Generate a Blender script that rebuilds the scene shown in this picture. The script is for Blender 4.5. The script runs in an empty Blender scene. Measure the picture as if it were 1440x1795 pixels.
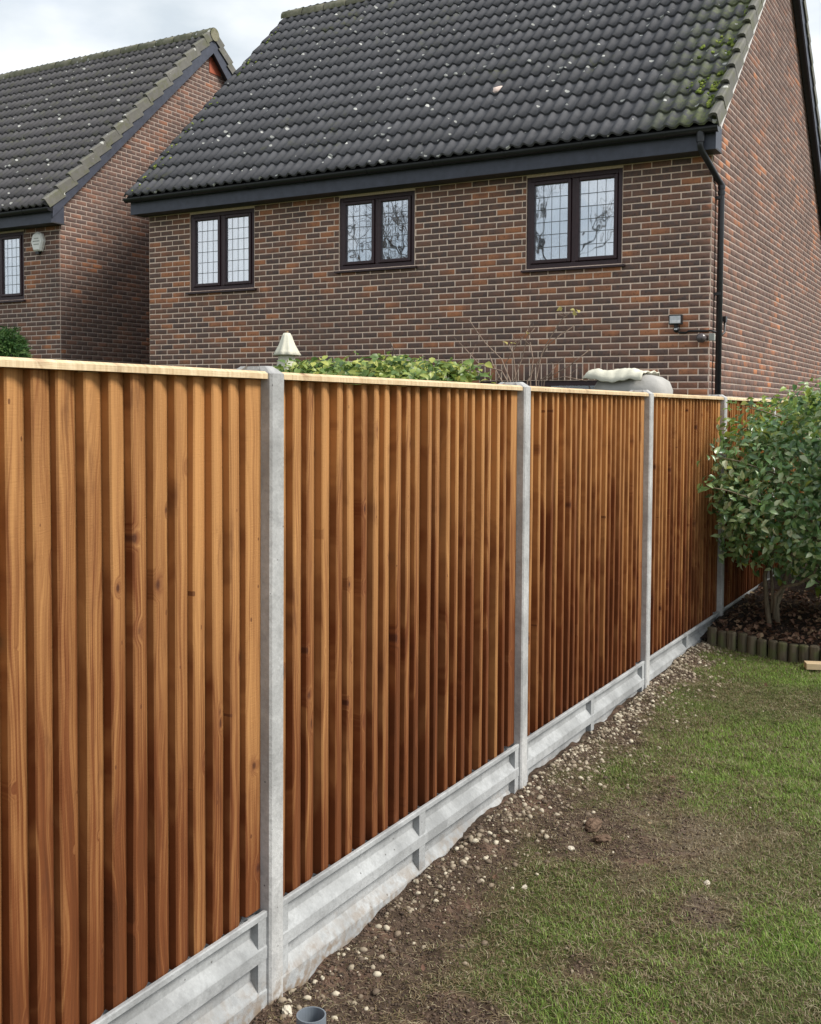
import bpy, bmesh, math, random
import numpy as np
from mathutils import Matrix, Vector
random.seed(7); rng = np.random.default_rng(7)
S = bpy.context.scene
col = S.collection

# ------------------------------------------------------------------ camera, sky, sun, exposure
F, CX, CY = 1880.0, 720.0, 799.39            # focal length and principal point, in photograph pixels
CAM = np.array([1.79253, 0.0, 1.69865])
YAW, PITCH, ROLL = 0.51585, 0.04343, -0.00622
fw = np.array([-math.sin(YAW)*math.cos(PITCH), math.cos(YAW)*math.cos(PITCH), -math.sin(PITCH)])
r0 = np.array([math.cos(YAW), math.sin(YAW), 0.0]); d0 = np.cross(fw, r0)
rt = math.cos(ROLL)*r0 + math.sin(ROLL)*d0
dn = -math.sin(ROLL)*r0 + math.cos(ROLL)*d0
def at(px, py, axis, val):
    """point where the sight line through a photograph pixel meets an axis-aligned plane"""
    v = fw + (px-CX)/F*rt + (py-CY)/F*dn
    i = 'xyz'.index(axis); t = (val-CAM[i])/v[i]
    return CAM + t*v
def proj(P):
    v = np.asarray(P)-CAM; z = v@fw
    return CX+F*(v@rt)/z, CY+F*(v@dn)/z
cd = bpy.data.cameras.new('camera'); cam = bpy.data.objects.new('camera', cd); col.objects.link(cam)
cd.sensor_fit = 'HORIZONTAL'; cd.sensor_width = 36; cd.lens = F/1440*36
cd.shift_x = 0; cd.shift_y = (CY-897.5)/1440; cd.clip_start = .05; cd.clip_end = 3000
M = Matrix.Identity(4)
for i in range(3):
    M[i][0] = rt[i]; M[i][1] = -dn[i]; M[i][2] = -fw[i]; M[i][3] = CAM[i]
cam.matrix_world = M
S.camera = cam

SUN_AZ, SUN_EL = math.radians(80), math.radians(46)      # azimuth from +Y towards +X
w = bpy.data.worlds.new('World'); S.world = w; w.use_nodes = True
nt = w.node_tree; nt.nodes.clear()
def wn(t): return nt.nodes.new(t)
out = wn('ShaderNodeOutputWorld'); bg = wn('ShaderNodeBackground'); sky = wn('ShaderNodeTexSky')
sky.sky_type = 'NISHITA'; sky.sun_disc = False; sky.sun_elevation = SUN_EL; sky.sun_rotation = SUN_AZ
sky.air_density = 1.0; sky.dust_density = 2.0; sky.ozone_density = 1.0
tc = wn('ShaderNodeTexCoord'); mp = wn('ShaderNodeMapping'); mp.inputs['Scale'].default_value = (1, 1, 2.2)
nz = wn('ShaderNodeTexNoise'); nz.inputs['Scale'].default_value = 2.6; nz.inputs['Detail'].default_value = 7; nz.inputs['Roughness'].default_value = .55
rp = wn('ShaderNodeValToRGB'); rp.color_ramp.elements[0].position = .30; rp.color_ramp.elements[1].position = .56
rp.color_ramp.elements[0].color = (.60, .60, .60, 1)
nz2 = wn('ShaderNodeTexNoise'); nz2.inputs['Scale'].default_value = 4.5; nz2.inputs['Detail'].default_value = 6
rp2 = wn('ShaderNodeValToRGB'); rp2.color_ramp.elements[0].position = .36; rp2.color_ramp.elements[1].position = .60
rp2.color_ramp.elements[0].color = (3.9, 4.35, 4.75, 1); rp2.color_ramp.elements[1].color = (6.1, 6.3, 6.45, 1)
mx = wn('ShaderNodeMix'); mx.data_type = 'RGBA'
nt.links.new(tc.outputs['Generated'], mp.inputs['Vector']); nt.links.new(mp.outputs[0], nz.inputs['Vector']); nt.links.new(mp.outputs[0], nz2.inputs['Vector'])
nt.links.new(nz.outputs['Fac'], rp.inputs[0]); nt.links.new(nz2.outputs['Fac'], rp2.inputs[0])
nt.links.new(rp.outputs[0], mx.inputs[0]); nt.links.new(sky.outputs[0], mx.inputs[6]); nt.links.new(rp2.outputs[0], mx.inputs[7])
nt.links.new(mx.outputs[2], bg.inputs[0]); bg.inputs[1].default_value = .1
nt.links.new(bg.outputs[0], out.inputs[0])
sd = bpy.data.lights.new('sun', 'SUN'); sd.energy = 2.5; sd.angle = math.radians(20); sd.color = (1, .955, .88)
sun = bpy.data.objects.new('sun', sd); col.objects.link(sun)
sdir = Vector((math.sin(SUN_AZ)*math.cos(SUN_EL), math.cos(SUN_AZ)*math.cos(SUN_EL), math.sin(SUN_EL)))
sun.rotation_euler = sdir.to_track_quat('Z', 'Y').to_euler(); sun.location = (12, 6, 14)
S.view_settings.view_transform = 'Standard'; S.view_settings.look = 'None'
S.view_settings.exposure = 0.86; S.view_settings.gamma = 1
S.cycles.max_bounces = 6; S.cycles.diffuse_bounces = 4; S.cycles.use_denoising = True

# ------------------------------------------------------------------ object helpers
WM = {}
def link(o, parent=None, m=None):
    col.objects.link(o); m = Matrix.Identity(4) if m is None else m
    WM[o.name] = m; o.matrix_basis = m
    if parent is not None:
        o.parent = parent; o.matrix_parent_inverse = WM[parent.name].inverted()
    return o
def tag(o, label=None, cat=None, group=None, kind=None):
    if label: o['label'] = label
    if cat: o['category'] = cat
    if group: o['group'] = group
    if kind: o['kind'] = kind
    return o
def obj(name, me, parent=None, m=None): return link(bpy.data.objects.new(name, me), parent, m)
def empty(name, loc, label, cat, group=None):
    o = bpy.data.objects.new(name, None); o.empty_display_size = .1
    link(o, None, Matrix.Translation(Vector(loc))); return tag(o, label, cat, group)
def mesh(name, V, Fs, mt, smooth=False):
    me = bpy.data.meshes.new(name)
    V = np.asarray(V, dtype=np.float32)
    if isinstance(Fs, np.ndarray):
        n, k = Fs.shape
        me.vertices.add(len(V)); me.vertices.foreach_set('co', V.ravel())
        me.loops.add(n*k); me.loops.foreach_set('vertex_index', Fs.astype(np.int32).ravel())
        me.polygons.add(n); me.polygons.foreach_set('loop_start', np.arange(0, n*k, k, dtype=np.int32))
        me.update(calc_edges=True)
    else:
        me.from_pydata([tuple(map(float, v)) for v in V], [], [tuple(map(int, f)) for f in Fs]); me.update()
    for x in (mt if isinstance(mt, (list, tuple)) else [mt]): me.materials.append(x)
    if smooth: me.polygons.foreach_set('use_smooth', np.ones(len(me.polygons), dtype=bool))
    return me
class MB:
    """collects simple solids into one mesh"""
    def __init__(s): s.v = []; s.f = []; s.mi = []
    def add(s, V, Fs, mi=0):
        b = len(s.v); s.v += [tuple(v) for v in V]; s.f += [tuple(i+b for i in f) for f in Fs]; s.mi += [mi]*len(Fs); return s
    def box(s, x0, x1, y0, y1, z0, z1, mi=0):
        V = [(x, y, z) for z in (z0, z1) for y in (y0, y1) for x in (x0, x1)]
        return s.add(V, [(0,2,3,1), (4,5,7,6), (0,1,5,4), (2,6,7,3), (0,4,6,2), (1,3,7,5)], mi)
    def tube(s, pts, rad, n=8, mi=0, caps=True):
        pts = [np.array(p, float) for p in pts]
        rad = rad if hasattr(rad, '__len__') else [rad]*len(pts)
        V = []; Fs = []; up = None
        for i, p in enumerate(pts):
            t = (pts[min(i+1, len(pts)-1)]-pts[max(i-1, 0)]); t = t/(np.linalg.norm(t)+1e-9)
            if up is None:
                a = np.array([0, 0, 1.]) if abs(t[2]) < .9 else np.array([1., 0, 0]); up = np.cross(t, a); up /= np.linalg.norm(up)
            up = up - t*(up@t); up /= np.linalg.norm(up)+1e-9; b = np.cross(t, up)
            V += [p+rad[i]*(math.cos(2*math.pi*k/n)*up+math.sin(2*math.pi*k/n)*b) for k in range(n)]
        for i in range(len(pts)-1):
            for k in range(n): Fs.append((i*n+k, i*n+(k+1) % n, (i+1)*n+(k+1) % n, (i+1)*n+k))
        if caps: Fs += [tuple(range(n-1, -1, -1)), tuple(range((len(pts)-1)*n, len(pts)*n))]
        return s.add(V, Fs, mi)
    def lathe(s, prof, c=(0, 0, 0), n=16, mi=0):
        V = [(c[0]+r*math.cos(2*math.pi*k/n), c[1]+r*math.sin(2*math.pi*k/n), c[2]+z) for r, z in prof for k in range(n)]
        Fs = [(i*n+k, i*n+(k+1) % n, (i+1)*n+(k+1) % n, (i+1)*n+k) for i in range(len(prof)-1) for k in range(n)]
        return s.add(V, Fs, mi)
    def extr(s, poly, axis, a, b, mi=0):
        """closed 2-D polygon swept along an axis; poly gives the two other coordinates in xyz order"""
        def P(p, t): q = list(p); q.insert(axis, t); return tuple(q)
        n = len(poly)
        V = [P(p, a) for p in poly]+[P(p, b) for p in poly]
        return s.add(V, [(i, (i+1) % n, n+(i+1) % n, n+i) for i in range(n)]+[tuple(range(n-1, -1, -1)), tuple(range(n, 2*n))], mi)
    def me(s, name, mt, smooth=False, bevel=0, recalc=True):
        m_ = bpy.data.meshes.new(name); m_.from_pydata([tuple(map(float, v)) for v in s.v], [], s.f); m_.update()
        for x in (mt if isinstance(mt, (list, tuple)) else [mt]): m_.materials.append(x)
        m_.polygons.foreach_set('material_index', np.array(s.mi, dtype=np.int32))
        if recalc or bevel:
            bm = bmesh.new(); bm.from_mesh(m_); bmesh.ops.recalc_face_normals(bm, faces=bm.faces)
            if bevel:
                es = [e for e in bm.edges if len(e.link_faces) == 2 and e.calc_face_angle(0) > .6]
                bmesh.ops.bevel(bm, geom=es, offset=bevel, segments=2, affect='EDGES', profile=.6)
            bm.to_mesh(m_); bm.free()
        if smooth: m_.polygons.foreach_set('use_smooth', np.ones(len(m_.polygons), dtype=bool))
        return m_
    def build(s, name, mt, parent=None, **k): return obj(name, s.me(name, mt, **k), parent)
def join_inst(name, base, mats4, mt, smooth=False):
    """one mesh holding a copy of base at every matrix"""
    V = np.array([v.co[:] for v in base.vertices]); k = len(base.polygons[0].vertices)
    Fb = [list(p.vertices) for p in base.polygons]
    Ms = np.array([[list(r) for r in m] for m in mats4])
    Vh = np.c_[V, np.ones(len(V))]
    VV = np.einsum('nij,vj->nvi', Ms, Vh)[:, :, :3].reshape(-1, 3)
    if all(len(f) == k for f in Fb):
        FF = (np.array(Fb)[None]+np.arange(len(mats4))[:, None, None]*len(V)).reshape(-1, k)
    else:
        FF = [tuple(i+b*len(V) for i in f) for b in range(len(mats4)) for f in Fb]
    return mesh(name, VV, FF, mt, smooth)

# ------------------------------------------------------------------ material helpers
class G:
    def __init__(s, name, rough=.8, spec=.3):
        s.m = bpy.data.materials.new(name); s.m.use_nodes = True; s.t = s.m.node_tree
        s.b = s.t.nodes['Principled BSDF']; s.b.inputs['Roughness'].default_value = rough
        s.b.inputs['Specular IOR Level'].default_value = spec
    def n(s, typ, **kw):
        x = s.t.nodes.new('ShaderNode'+typ)
        for k, v in kw.items():
            k = k.replace('_', ' ') if k not in x.bl_rna.properties else k
            if k in x.bl_rna.properties: setattr(x, k, v)
            else: s.set(x.inputs[k], v)
        return x
    def set(s, inp, v):
        if isinstance(v, bpy.types.NodeSocket): s.t.links.new(v, inp)
        else: inp.default_value = v
    def pos(s): return s.n('NewGeometry').outputs['Position']
    def objc(s): return s.n('TexCoord').outputs['Object']
    def rnd(s):
        a = s.n('ObjectInfo').outputs['Random']; b = s.n('NewGeometry').outputs['Random Per Island']
        return s.math('FRACT', s.math('ADD', a, b))
    def math(s, op, a, b=None, c=None, clamp=False):
        x = s.n('Math', operation=op); x.use_clamp = clamp; s.set(x.inputs[0], a)
        if b is not None: s.set(x.inputs[1], b)
        if c is not None: s.set(x.inputs[2], c)
        return x.outputs[0]
    def scale(s, v, sc, off=None):
        x = s.n('Mapping'); s.set(x.inputs['Vector'], v); x.inputs['Scale'].default_value = sc
        if off is not None: s.set(x.inputs['Location'], off)
        return x.outputs[0]
    def noise(s, v, sc, det=4, rough=.55, dist=0):
        x = s.n('TexNoise'); s.set(x.inputs['Vector'], v); x.inputs['Scale'].default_value = sc
        x.inputs['Detail'].default_value = det; x.inputs['Roughness'].default_value = rough; x.inputs['Distortion'].default_value = dist
        return x.outputs['Fac']
    def ramp(s, f, stops, interp='LINEAR'):
        x = s.n('ValToRGB'); cr = x.color_ramp; cr.interpolation = interp; s.set(x.inputs[0], f)
        while len(cr.elements) < len(stops): cr.elements.new(.5)
        for e, (p, c) in zip(cr.elements, stops):
            e.position = p; e.color = (c, c, c, 1) if not hasattr(c, '__len__') else (*c, 1)
        return x.outputs[0]
    def mix(s, f, a, b, mode='MIX'):
        x = s.n('Mix', data_type='RGBA', blend_type=mode)
        def c(v): return (*v, 1) if isinstance(v, (tuple, list)) else v
        s.set(x.inputs[0], f); s.set(x.inputs[6], c(a)); s.set(x.inputs[7], c(b)); return x.outputs[2]
    def sstep(s, v, a, b):
        x = s.n('MapRange', interpolation_type='SMOOTHSTEP'); s.set(x.inputs[0], v)
        x.inputs[1].default_value = a; x.inputs[2].default_value = b; return x.outputs[0]
    def col(s, c): s.set(s.b.inputs['Base Color'], (*c, 1) if isinstance(c, (tuple, list)) else c)
    def bump(s, h, st=.3, dist=.01):
        x = s.n('Bump'); x.inputs['Strength'].default_value = st; x.inputs['Distance'].default_value = dist
        s.set(x.inputs['Height'], h); s.set(s.b.inputs['Normal'], x.outputs[0])
    def sep(s, v): x = s.n('SeparateXYZ'); s.set(x.inputs[0], v); return x.outputs
    def comb(s, x_, y_, z_):
        x = s.n('CombineXYZ')
        for i, v in enumerate((x_, y_, z_)): s.set(x.inputs[i], v)
        return x.outputs[0]
def plain(name, c, rough=.6, spec=.3, nscale=30, var=.15, bump=0):
    g = G(name, rough, spec); f = g.noise(g.pos(), nscale, 5)
    d = tuple(x*(1-var) for x in c); l = tuple(min(1, x*(1+var)) for x in c)
    g.col(g.ramp(f, [(.3, d), (.7, l)]))
    if bump: g.bump(f, bump)
    return g.m

def m_brick(name, dark=1.0, sh=0.0):
    g = G(name, .9, .15); p = g.pos(); r = g.rnd()
    patch = g.noise(p, .75, 3, .6); fine = g.noise(p, 16, 4, .6); mid = g.noise(p, 6, 2)
    v = g.math('ADD', r, g.math('MULTIPLY', g.math('SUBTRACT', patch, .5), 1.5))
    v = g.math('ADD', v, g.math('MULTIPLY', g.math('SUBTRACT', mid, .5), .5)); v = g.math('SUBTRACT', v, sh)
    k = dark
    base = g.ramp(v, [(.0, (.130*k, .094*k, .085*k)), (.46, (.170*k, .112*k, .095*k)), (.70, (.225*k, .128*k, .097*k)), (.88, (.31*k, .145*k, .090*k)), (1.0, (.46*k, .20*k, .105*k))])
    c = g.mix(g.sstep(fine, .42, .72), base, g.mix(.35, base, (.30*k, .14*k, .085*k)))
    c = g.mix(g.math('MULTIPLY', g.sstep(g.noise(p, 45, 3), .54, .75), .55), c, (.05, .04, .038))
    g.col(c); g.bump(g.noise(p, 120, 4), .5, .003); return g.m
def m_mortar(name, c=(.86, .675, .545)):
    g = G(name, .95, .1); p = g.pos(); f = g.noise(p, 40, 5); l = g.noise(p, .8, 4)
    g.col(g.mix(g.sstep(l, .5, .75), g.ramp(f, [(.25, tuple(x*.78 for x in c)), (.75, tuple(x*1.12 for x in c))]), tuple(x*.72 for x in c)))
    g.bump(f, .4, .004); return g.m
def m_tile(name, base=(.088, .088, .096), moss=.0, vx=None):
    g = G(name, .75, .35); p = g.pos(); r = g.rnd()
    n1 = g.noise(p, 9, 5, .65); n2 = g.noise(p, 70, 4)
    c = g.mix(n1, tuple(x*.6 for x in base), tuple(x*1.5 for x in base))
    c = g.mix(g.math('MULTIPLY', r, .35), c, tuple(x*.5 for x in base))
    big = g.noise(p, .55, 4, .7)
    mossf = g.math('MULTIPLY', g.sstep(big, .50, .72), g.sstep(g.noise(p, 7, 5, .7), .50, .66))
    if moss: mossf = g.math('ADD', g.math('MULTIPLY', mossf, .5), g.math('MULTIPLY', g.sstep(g.noise(p, 5, 5, .75), .55-moss*.15, .72-moss*.15), moss), clamp=True)
    c = g.mix(mossf, c, (.105, .11, .05))
    if vx is not None:                           # moss and lichen creep in from the verge
        near = g.n('MapRange'); g.set(near.inputs[0], g.sep(p)[0]); near.inputs[1].default_value = vx-1.0; near.inputs[2].default_value = vx
        vm = g.math('MULTIPLY', near.outputs[0], g.sstep(g.noise(p, 6, 6, .75), .42, .58))
        c = g.mix(vm, c, g.ramp(g.noise(p, 14, 4), [(.35, (.10, .11, .06)), (.6, (.17, .20, .07)), (.8, (.30, .29, .24))]))
    vo = g.n('TexVoronoi', feature='F1'); g.set(vo.inputs['Vector'], p); vo.inputs['Scale'].default_value = 7.5
    rs = g.sep(vo.outputs['Color'])
    wob = g.math('ADD', vo.outputs['Distance'], g.math('MULTIPLY', g.math('SUBTRACT', n2, .5), .12))
    thr = g.math('MULTIPLY', rs[0], .26)
    spot = g.math('MULTIPLY', g.math('LESS_THAN', wob, thr), g.math('GREATER_THAN', rs[1], .50))
    c = g.mix(g.math('MULTIPLY', spot, .85), c, g.mix(rs[2], (.45, .45, .42), (.66, .66, .62)))
    g.col(c); g.bump(n2, .35, .004); return g.m
def m_wood(name, c_lo=(.150, .048, .015), c_hi=(.40, .198, .072), zvar=True):
    g = G(name, .75, .2); o = g.objc(); oi = g.n('ObjectInfo').outputs['Random']
    off = g.comb(0, g.math('MULTIPLY', oi, 37.0), g.math('MULTIPLY', oi, 91.0))
    va = g.n('VectorMath', operation='ADD'); g.set(va.inputs[0], o); g.set(va.inputs[1], off); q = va.outputs[0]
    # knots
    vo = g.n('TexVoronoi', feature='F1'); g.set(vo.inputs['Vector'], g.scale(q, (0, 10, 7.5))); vo.inputs['Scale'].default_value = 1
    cs = g.sep(vo.outputs['Color']); has = g.math('GREATER_THAN', cs[0], .58)
    size = g.math('MULTIPLY_ADD', cs[1], .11, .025)
    kd = g.math('DIVIDE', vo.outputs['Distance'], size)
    knot = g.math('MULTIPLY', has, g.math('SUBTRACT', 1, g.sstep(kd, .5, 1.25)))
    halo = g.math('MULTIPLY', has, g.math('SUBTRACT', 1, g.sstep(kd, .8, 3.0)))
    # grain lines, pushed aside near the knots
    warp = g.math('MULTIPLY_ADD', g.noise(g.scale(q, (1, 5, 1.1)), 1, 2), .16, g.math('MULTIPLY', halo, .03))
    sq = g.sep(q); gy = g.math('ADD', sq[1], warp)
    line = g.noise(g.comb(0, g.math('MULTIPLY', gy, 75), g.math('MULTIPLY', sq[2], .9)), 1, 3, .6)
    fine = g.noise(g.scale(q, (1, 260, 7)), 1, 3)
    blot = g.noise(g.scale(q, (1, 6, 1.3)), 1, 4, .6)
    t = g.math('MULTIPLY_ADD', g.math('SUBTRACT', line, .5), 1.05, .5)
    t = g.math('ADD', t, g.math('MULTIPLY', g.math('SUBTRACT', blot, .5), .8))
    t = g.math('ADD', t, g.math('MULTIPLY', g.math('SUBTRACT', fine, .5), .35))
    t = g.math('ADD', t, g.math('MULTIPLY', g.math('SUBTRACT', oi, .5), .28))
    if zvar:                                    # dried out and paler towards the top of the board, treatment stain stronger lower down
        t = g.math('ADD', t, g.math('MULTIPLY', g.math('SUBTRACT', sq[2], g.math('ADD', .8, g.math('MULTIPLY', oi, 91.0))), .36))
    c = g.ramp(t, [(.0, tuple(x*.6 for x in c_lo)), (.28, c_lo), (.72, c_hi), (1., tuple(min(1, x*1.2) for x in c_hi))])
    smear = g.math('MULTIPLY', g.sstep(g.noise(g.scale(q, (1, 9, 2.6)), 1, 4, .7), .56, .76), .7)
    c = g.mix(smear, c, (.085, .028, .012))
    v2 = g.n('TexVoronoi', feature='F1'); g.set(v2.inputs['Vector'], g.scale(q, (0, 24, 15))); v2.inputs['Scale'].default_value = 1
    c2 = g.sep(v2.outputs['Color']); fl = g.math('MULTIPLY', g.math('LESS_THAN', v2.outputs['Distance'], g.math('MULTIPLY', c2[1], .11)), g.math('GREATER_THAN', c2[0], .70))
    c = g.mix(g.math('MULTIPLY', fl, .75), c, (.09, .03, .014))
    c = g.mix(g.math('MULTIPLY', halo, .5), c, (.16, .055, .022)); c = g.mix(g.math('MULTIPLY', knot, .85), c, (.055, .018, .010))
    g.col(c)
    saw = g.noise(g.scale(q, (1, 25, 330)), 1, 2)
    g.bump(g.math('ADD', g.math('MULTIPLY', line, .7), g.math('MULTIPLY', saw, .5)), .45, .003); return g.m
def m_concrete(name, c=(.44, .44, .435), dirt=True, sc=1):
    g = G(name, .92, .15); p = g.pos(); a = g.noise(p, 4*sc, 5, .6); f = g.noise(p, 90, 4, .7); z = g.sep(p)[2]
    k = g.mix(g.sstep(a, .3, .7), tuple(x*.70 for x in c), tuple(x*1.22 for x in c)); k = g.mix(g.math('MULTIPLY', g.sstep(g.noise(p, 22, 5, .7), .48, .68), .35), k, tuple(x*.45 for x in c)); k = g.mix(g.sstep(f, .35, .7), g.mix(.25, k, (.2, .2, .2)), k)
    vo = g.n('TexVoronoi', feature='F1'); g.set(vo.inputs['Vector'], p); vo.inputs['Scale'].default_value = 38
    cc = g.sep(vo.outputs['Color']); pit = g.math('MULTIPLY', g.math('LESS_THAN', vo.outputs['Distance'], g.math('MULTIPLY', cc[0], .16)), g.math('GREATER_THAN', cc[1], .72))
    k = g.mix(g.math('MULTIPLY', pit, .8), k, (.09, .085, .08))
    if dirt:                                   # soil splashed against the foot
        zz = g.n('MapRange'); g.set(zz.inputs[0], g.math('ADD', z, g.math('MULTIPLY', g.noise(p, 14, 5), .16))); zz.inputs[1].default_value = .21; zz.inputs[2].default_value = .09
        k = g.mix(g.math('MULTIPLY', zz.outputs[0], g.sstep(g.noise(p, 30, 4), .38, .62)), k, (.22, .165, .115))
    g.col(k); g.bump(g.math('SUBTRACT', f, pit), .5, .004); return g.m

BRICK = m_brick('brick'); MORTAR = m_mortar('mortar')
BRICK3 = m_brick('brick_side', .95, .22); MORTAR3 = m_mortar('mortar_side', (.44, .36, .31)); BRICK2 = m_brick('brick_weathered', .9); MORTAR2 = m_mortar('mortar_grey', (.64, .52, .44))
TILE = m_tile('roof_tile_dark', vx=-1.05); TILE2 = m_tile('roof_tile_mossy', (.095, .090, .094), .35)
VERGE = m_tile('verge_tile', (.14, .135, .12), .55); RIDGE = m_tile('ridge_lichen', (.23, .215, .15), .75)
WOOD = m_wood('treated_timber'); CAPW = m_wood('fresh_timber', (.50, .36, .21), (.68, .55, .36), False)
CONC = m_concrete('concrete_post'); CONCB = m_concrete('concrete_board', (.36, .37, .375))
UPVC = plain('black_upvc', (.016, .017, .020), .35, .5, 20, .2); FASC = plain('fascia_paint', (.052, .058, .080), .5, .4, 9, .2)
MAHOG = plain('mahogany_frame', (.038, .017, .021), .4, .4, 30, .2); LEAD = plain('lead', (.13, .14, .15), .5, .4)
DARK = plain('dark_room', (.02, .02, .022), .9, .1); WHITEP = plain('white_plastic', (.86, .85, .80), .4, .4, 12, .06)
BLACKP = plain('black_plastic', (.012, .012, .013), .4, .5)
UNDER = plain('undercloak_mortar', (.62, .61, .60), .9, .1, 20, .12)
SOFFM = plain('soffit_board', (.05, .05, .055), .6, .3)
def m_net():
    g = G('net_curtain', .95, .1); x = g.sep(g.pos())[0]
    f = g.noise(g.comb(g.math('MULTIPLY', x, 42), 0, 0), 1, 2)
    g.col(g.ramp(f, [(.3, (.50, .52, .56)), (.7, (.80, .80, .82))])); return g.m
NET = m_net()
def m_glass(refl=.45):
    g = G('window_glass'); t = g.t; o = [n for n in t.nodes if n.type == 'OUTPUT_MATERIAL'][0]
    gl = g.n('BsdfGlossy'); gl.inputs['Roughness'].default_value = .015; gl.inputs['Color'].default_value = (.92, .95, 1, 1)
    tr = g.n('BsdfTransparent'); tr.inputs['Color'].default_value = (.92, .95, .95, 1)
    h = g.noise(g.pos(), 2.3, 2); bp = g.n('Bump'); bp.inputs['Strength'].default_value = .05; bp.inputs['Distance'].default_value = .05
    g.set(bp.inputs['Height'], h); g.set(gl.inputs['Normal'], bp.outputs[0])
    mxs = g.n('MixShader'); mxs.inputs[0].default_value = refl
    t.links.new(tr.outputs[0], mxs.inputs[1]); t.links.new(gl.outputs[0], mxs.inputs[2]); t.links.new(mxs.outputs[0], o.inputs[0]); return g.m
GLASS = m_glass()

# ------------------------------------------------------------------ the lie of the garden
def base_z(y): return 0.015+.027*(np.clip(y, 0, 9)-2.4)
def vnoise(x, y, s, seed=0):
    """cheap smooth value noise"""
    r = np.random.default_rng(100+seed); T = r.random((64, 64)); X = np.asarray(x)*s+17.3; Y = np.asarray(y)*s+9.1
    i = np.floor(X).astype(int); j = np.floor(Y).astype(int); u = X-i; v = Y-j; u = u*u*(3-2*u); v = v*v*(3-2*v)
    t = lambda a, b: T[a % 64, b % 64]
    return (t(i, j)*(1-u)+t(i+1, j)*u)*(1-v)+(t(i, j+1)*(1-u)+t(i+1, j+1)*u)*v
def fbm(x, y, s, seed=0): return sum(vnoise(x, y, s*2**k, seed+k)*.5**(k+1) for k in range(4))/.9375
def sst(a, b, v): t = np.clip((v-a)/(b-a), 0, 1); return t*t*(3-2*t)
def gpt(px, py):
    z = .08
    for _ in range(6): P = at(px, py, 'z', z); z = float(base_z(P[1]))
    return P
BARE = [(gpt(a, b), rx, ry, s) for a, b, rx, ry, s in [
    (1000, 1440, .26, .34, 1.0), (1090, 1490, .20, .20, .75), (940, 1410, .18, .35, .9), (700, 1690, .16, .22, .8),
    (600, 1740, .22, .25, .95), (830, 1560, .13, .2, .6), (1210, 1480, .13, .20, .55), (1230, 1600, .10, .14, .5),
    (800, 1770, .14, .14, .7), (1000, 1680, .12, .10, .5), (1150, 1400, .12, .2, .45), (1060, 1250, .12, .5, .35)]]
PALE = [(gpt(a, b), rx, ry, s) for a, b, rx, ry, s in [(1230, 1480, .20, .26, 1), (1160, 1440, .2, .2, .8), (1330, 1470, .16, .16, .7), (1260, 1590, .09, .16, .7), (1120, 1550, .1, .12, .6)]]
def blobs(L, x, y):
    m = np.zeros_like(x)
    for P, rx, ry, s in L: m = np.maximum(m, s*np.exp(-(((x-P[0])/rx)**2+((y-P[1])/ry)**2)))
    return m
def soil_mask(x, y):
    """1 = bare soil, 0 = full turf"""
    n = fbm(x, y, 3.2, 3); n2 = fbm(x, y, 11, 9)
    wide = .62-.40*sst(2.4, 4.6, y); edge = .95*(1-sst(.06, 1.0, (x+(n-.5)*.35)/wide))
    m = np.maximum(edge, blobs(BARE, x, y)*(.55+.9*n2)); m = m+(n2-.5)*.35
    m += .40*(1-sst(2.4, 4.8, y+x*.5))*sst(.35, .65, n)+.25*sst(.5, .75, fbm(x, y, 2.1, 77))
    return np.clip(m, 0, 1)
def gz(x, y):
    bank = .038*np.exp(-((x-.03)/.16)**2)*sst(2.5, 3.4, y)
    return base_z(y)+(fbm(x, y, 1.3, 1)-.5)*.05+(fbm(x, y, 9, 5)-.5)*.028*(1+soil_mask(x, y))+bank

def m_ground():
    g = G('lawn_soil', .95, .1); p = g.pos(); at_ = g.n('Attribute', attribute_name='soil').outputs['Fac']; pl = g.n('Attribute', attribute_name='pale').outputs['Fac']
    n = g.noise(p, 35, 6, .7); n2 = g.noise(p, 6, 4)
    soil = g.ramp(n, [(.25, (.030, .021, .016)), (.5, (.078, .055, .040)), (.75, (.17, .125, .092))])
    soil = g.mix(g.sstep(n2, .48, .7), soil, g.ramp(n, [(.3, (.09, .05, .035)), (.7, (.23, .15, .11))]))
    turf = g.ramp(n, [(.25, (.032, .036, .014)), (.55, (.085, .088, .034)), (.8, (.15, .13, .065))])
    c = g.mix(g.sstep(g.math('ADD', at_, g.math('MULTIPLY', g.math('SUBTRACT', n, .5), .5)), .25, .7), turf, soil)
    c = g.mix(g.math('MULTIPLY', pl, .5), c, (.24, .20, .15))
    g.col(c); g.bump(g.noise(p, 60, 6, .75), .9, .015); return g.m
GROUND = m_ground()
def m_field():
    g = G('ground_turf', .95, .1); p = g.pos(); g.col(g.ramp(g.noise(p, 5, 6, .7), [(.3, (.03, .045, .015)), (.7, (.08, .085, .035))])); g.bump(g.noise(p, 30, 5), .6, .03); return g.m
FIELD = m_field()
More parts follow.
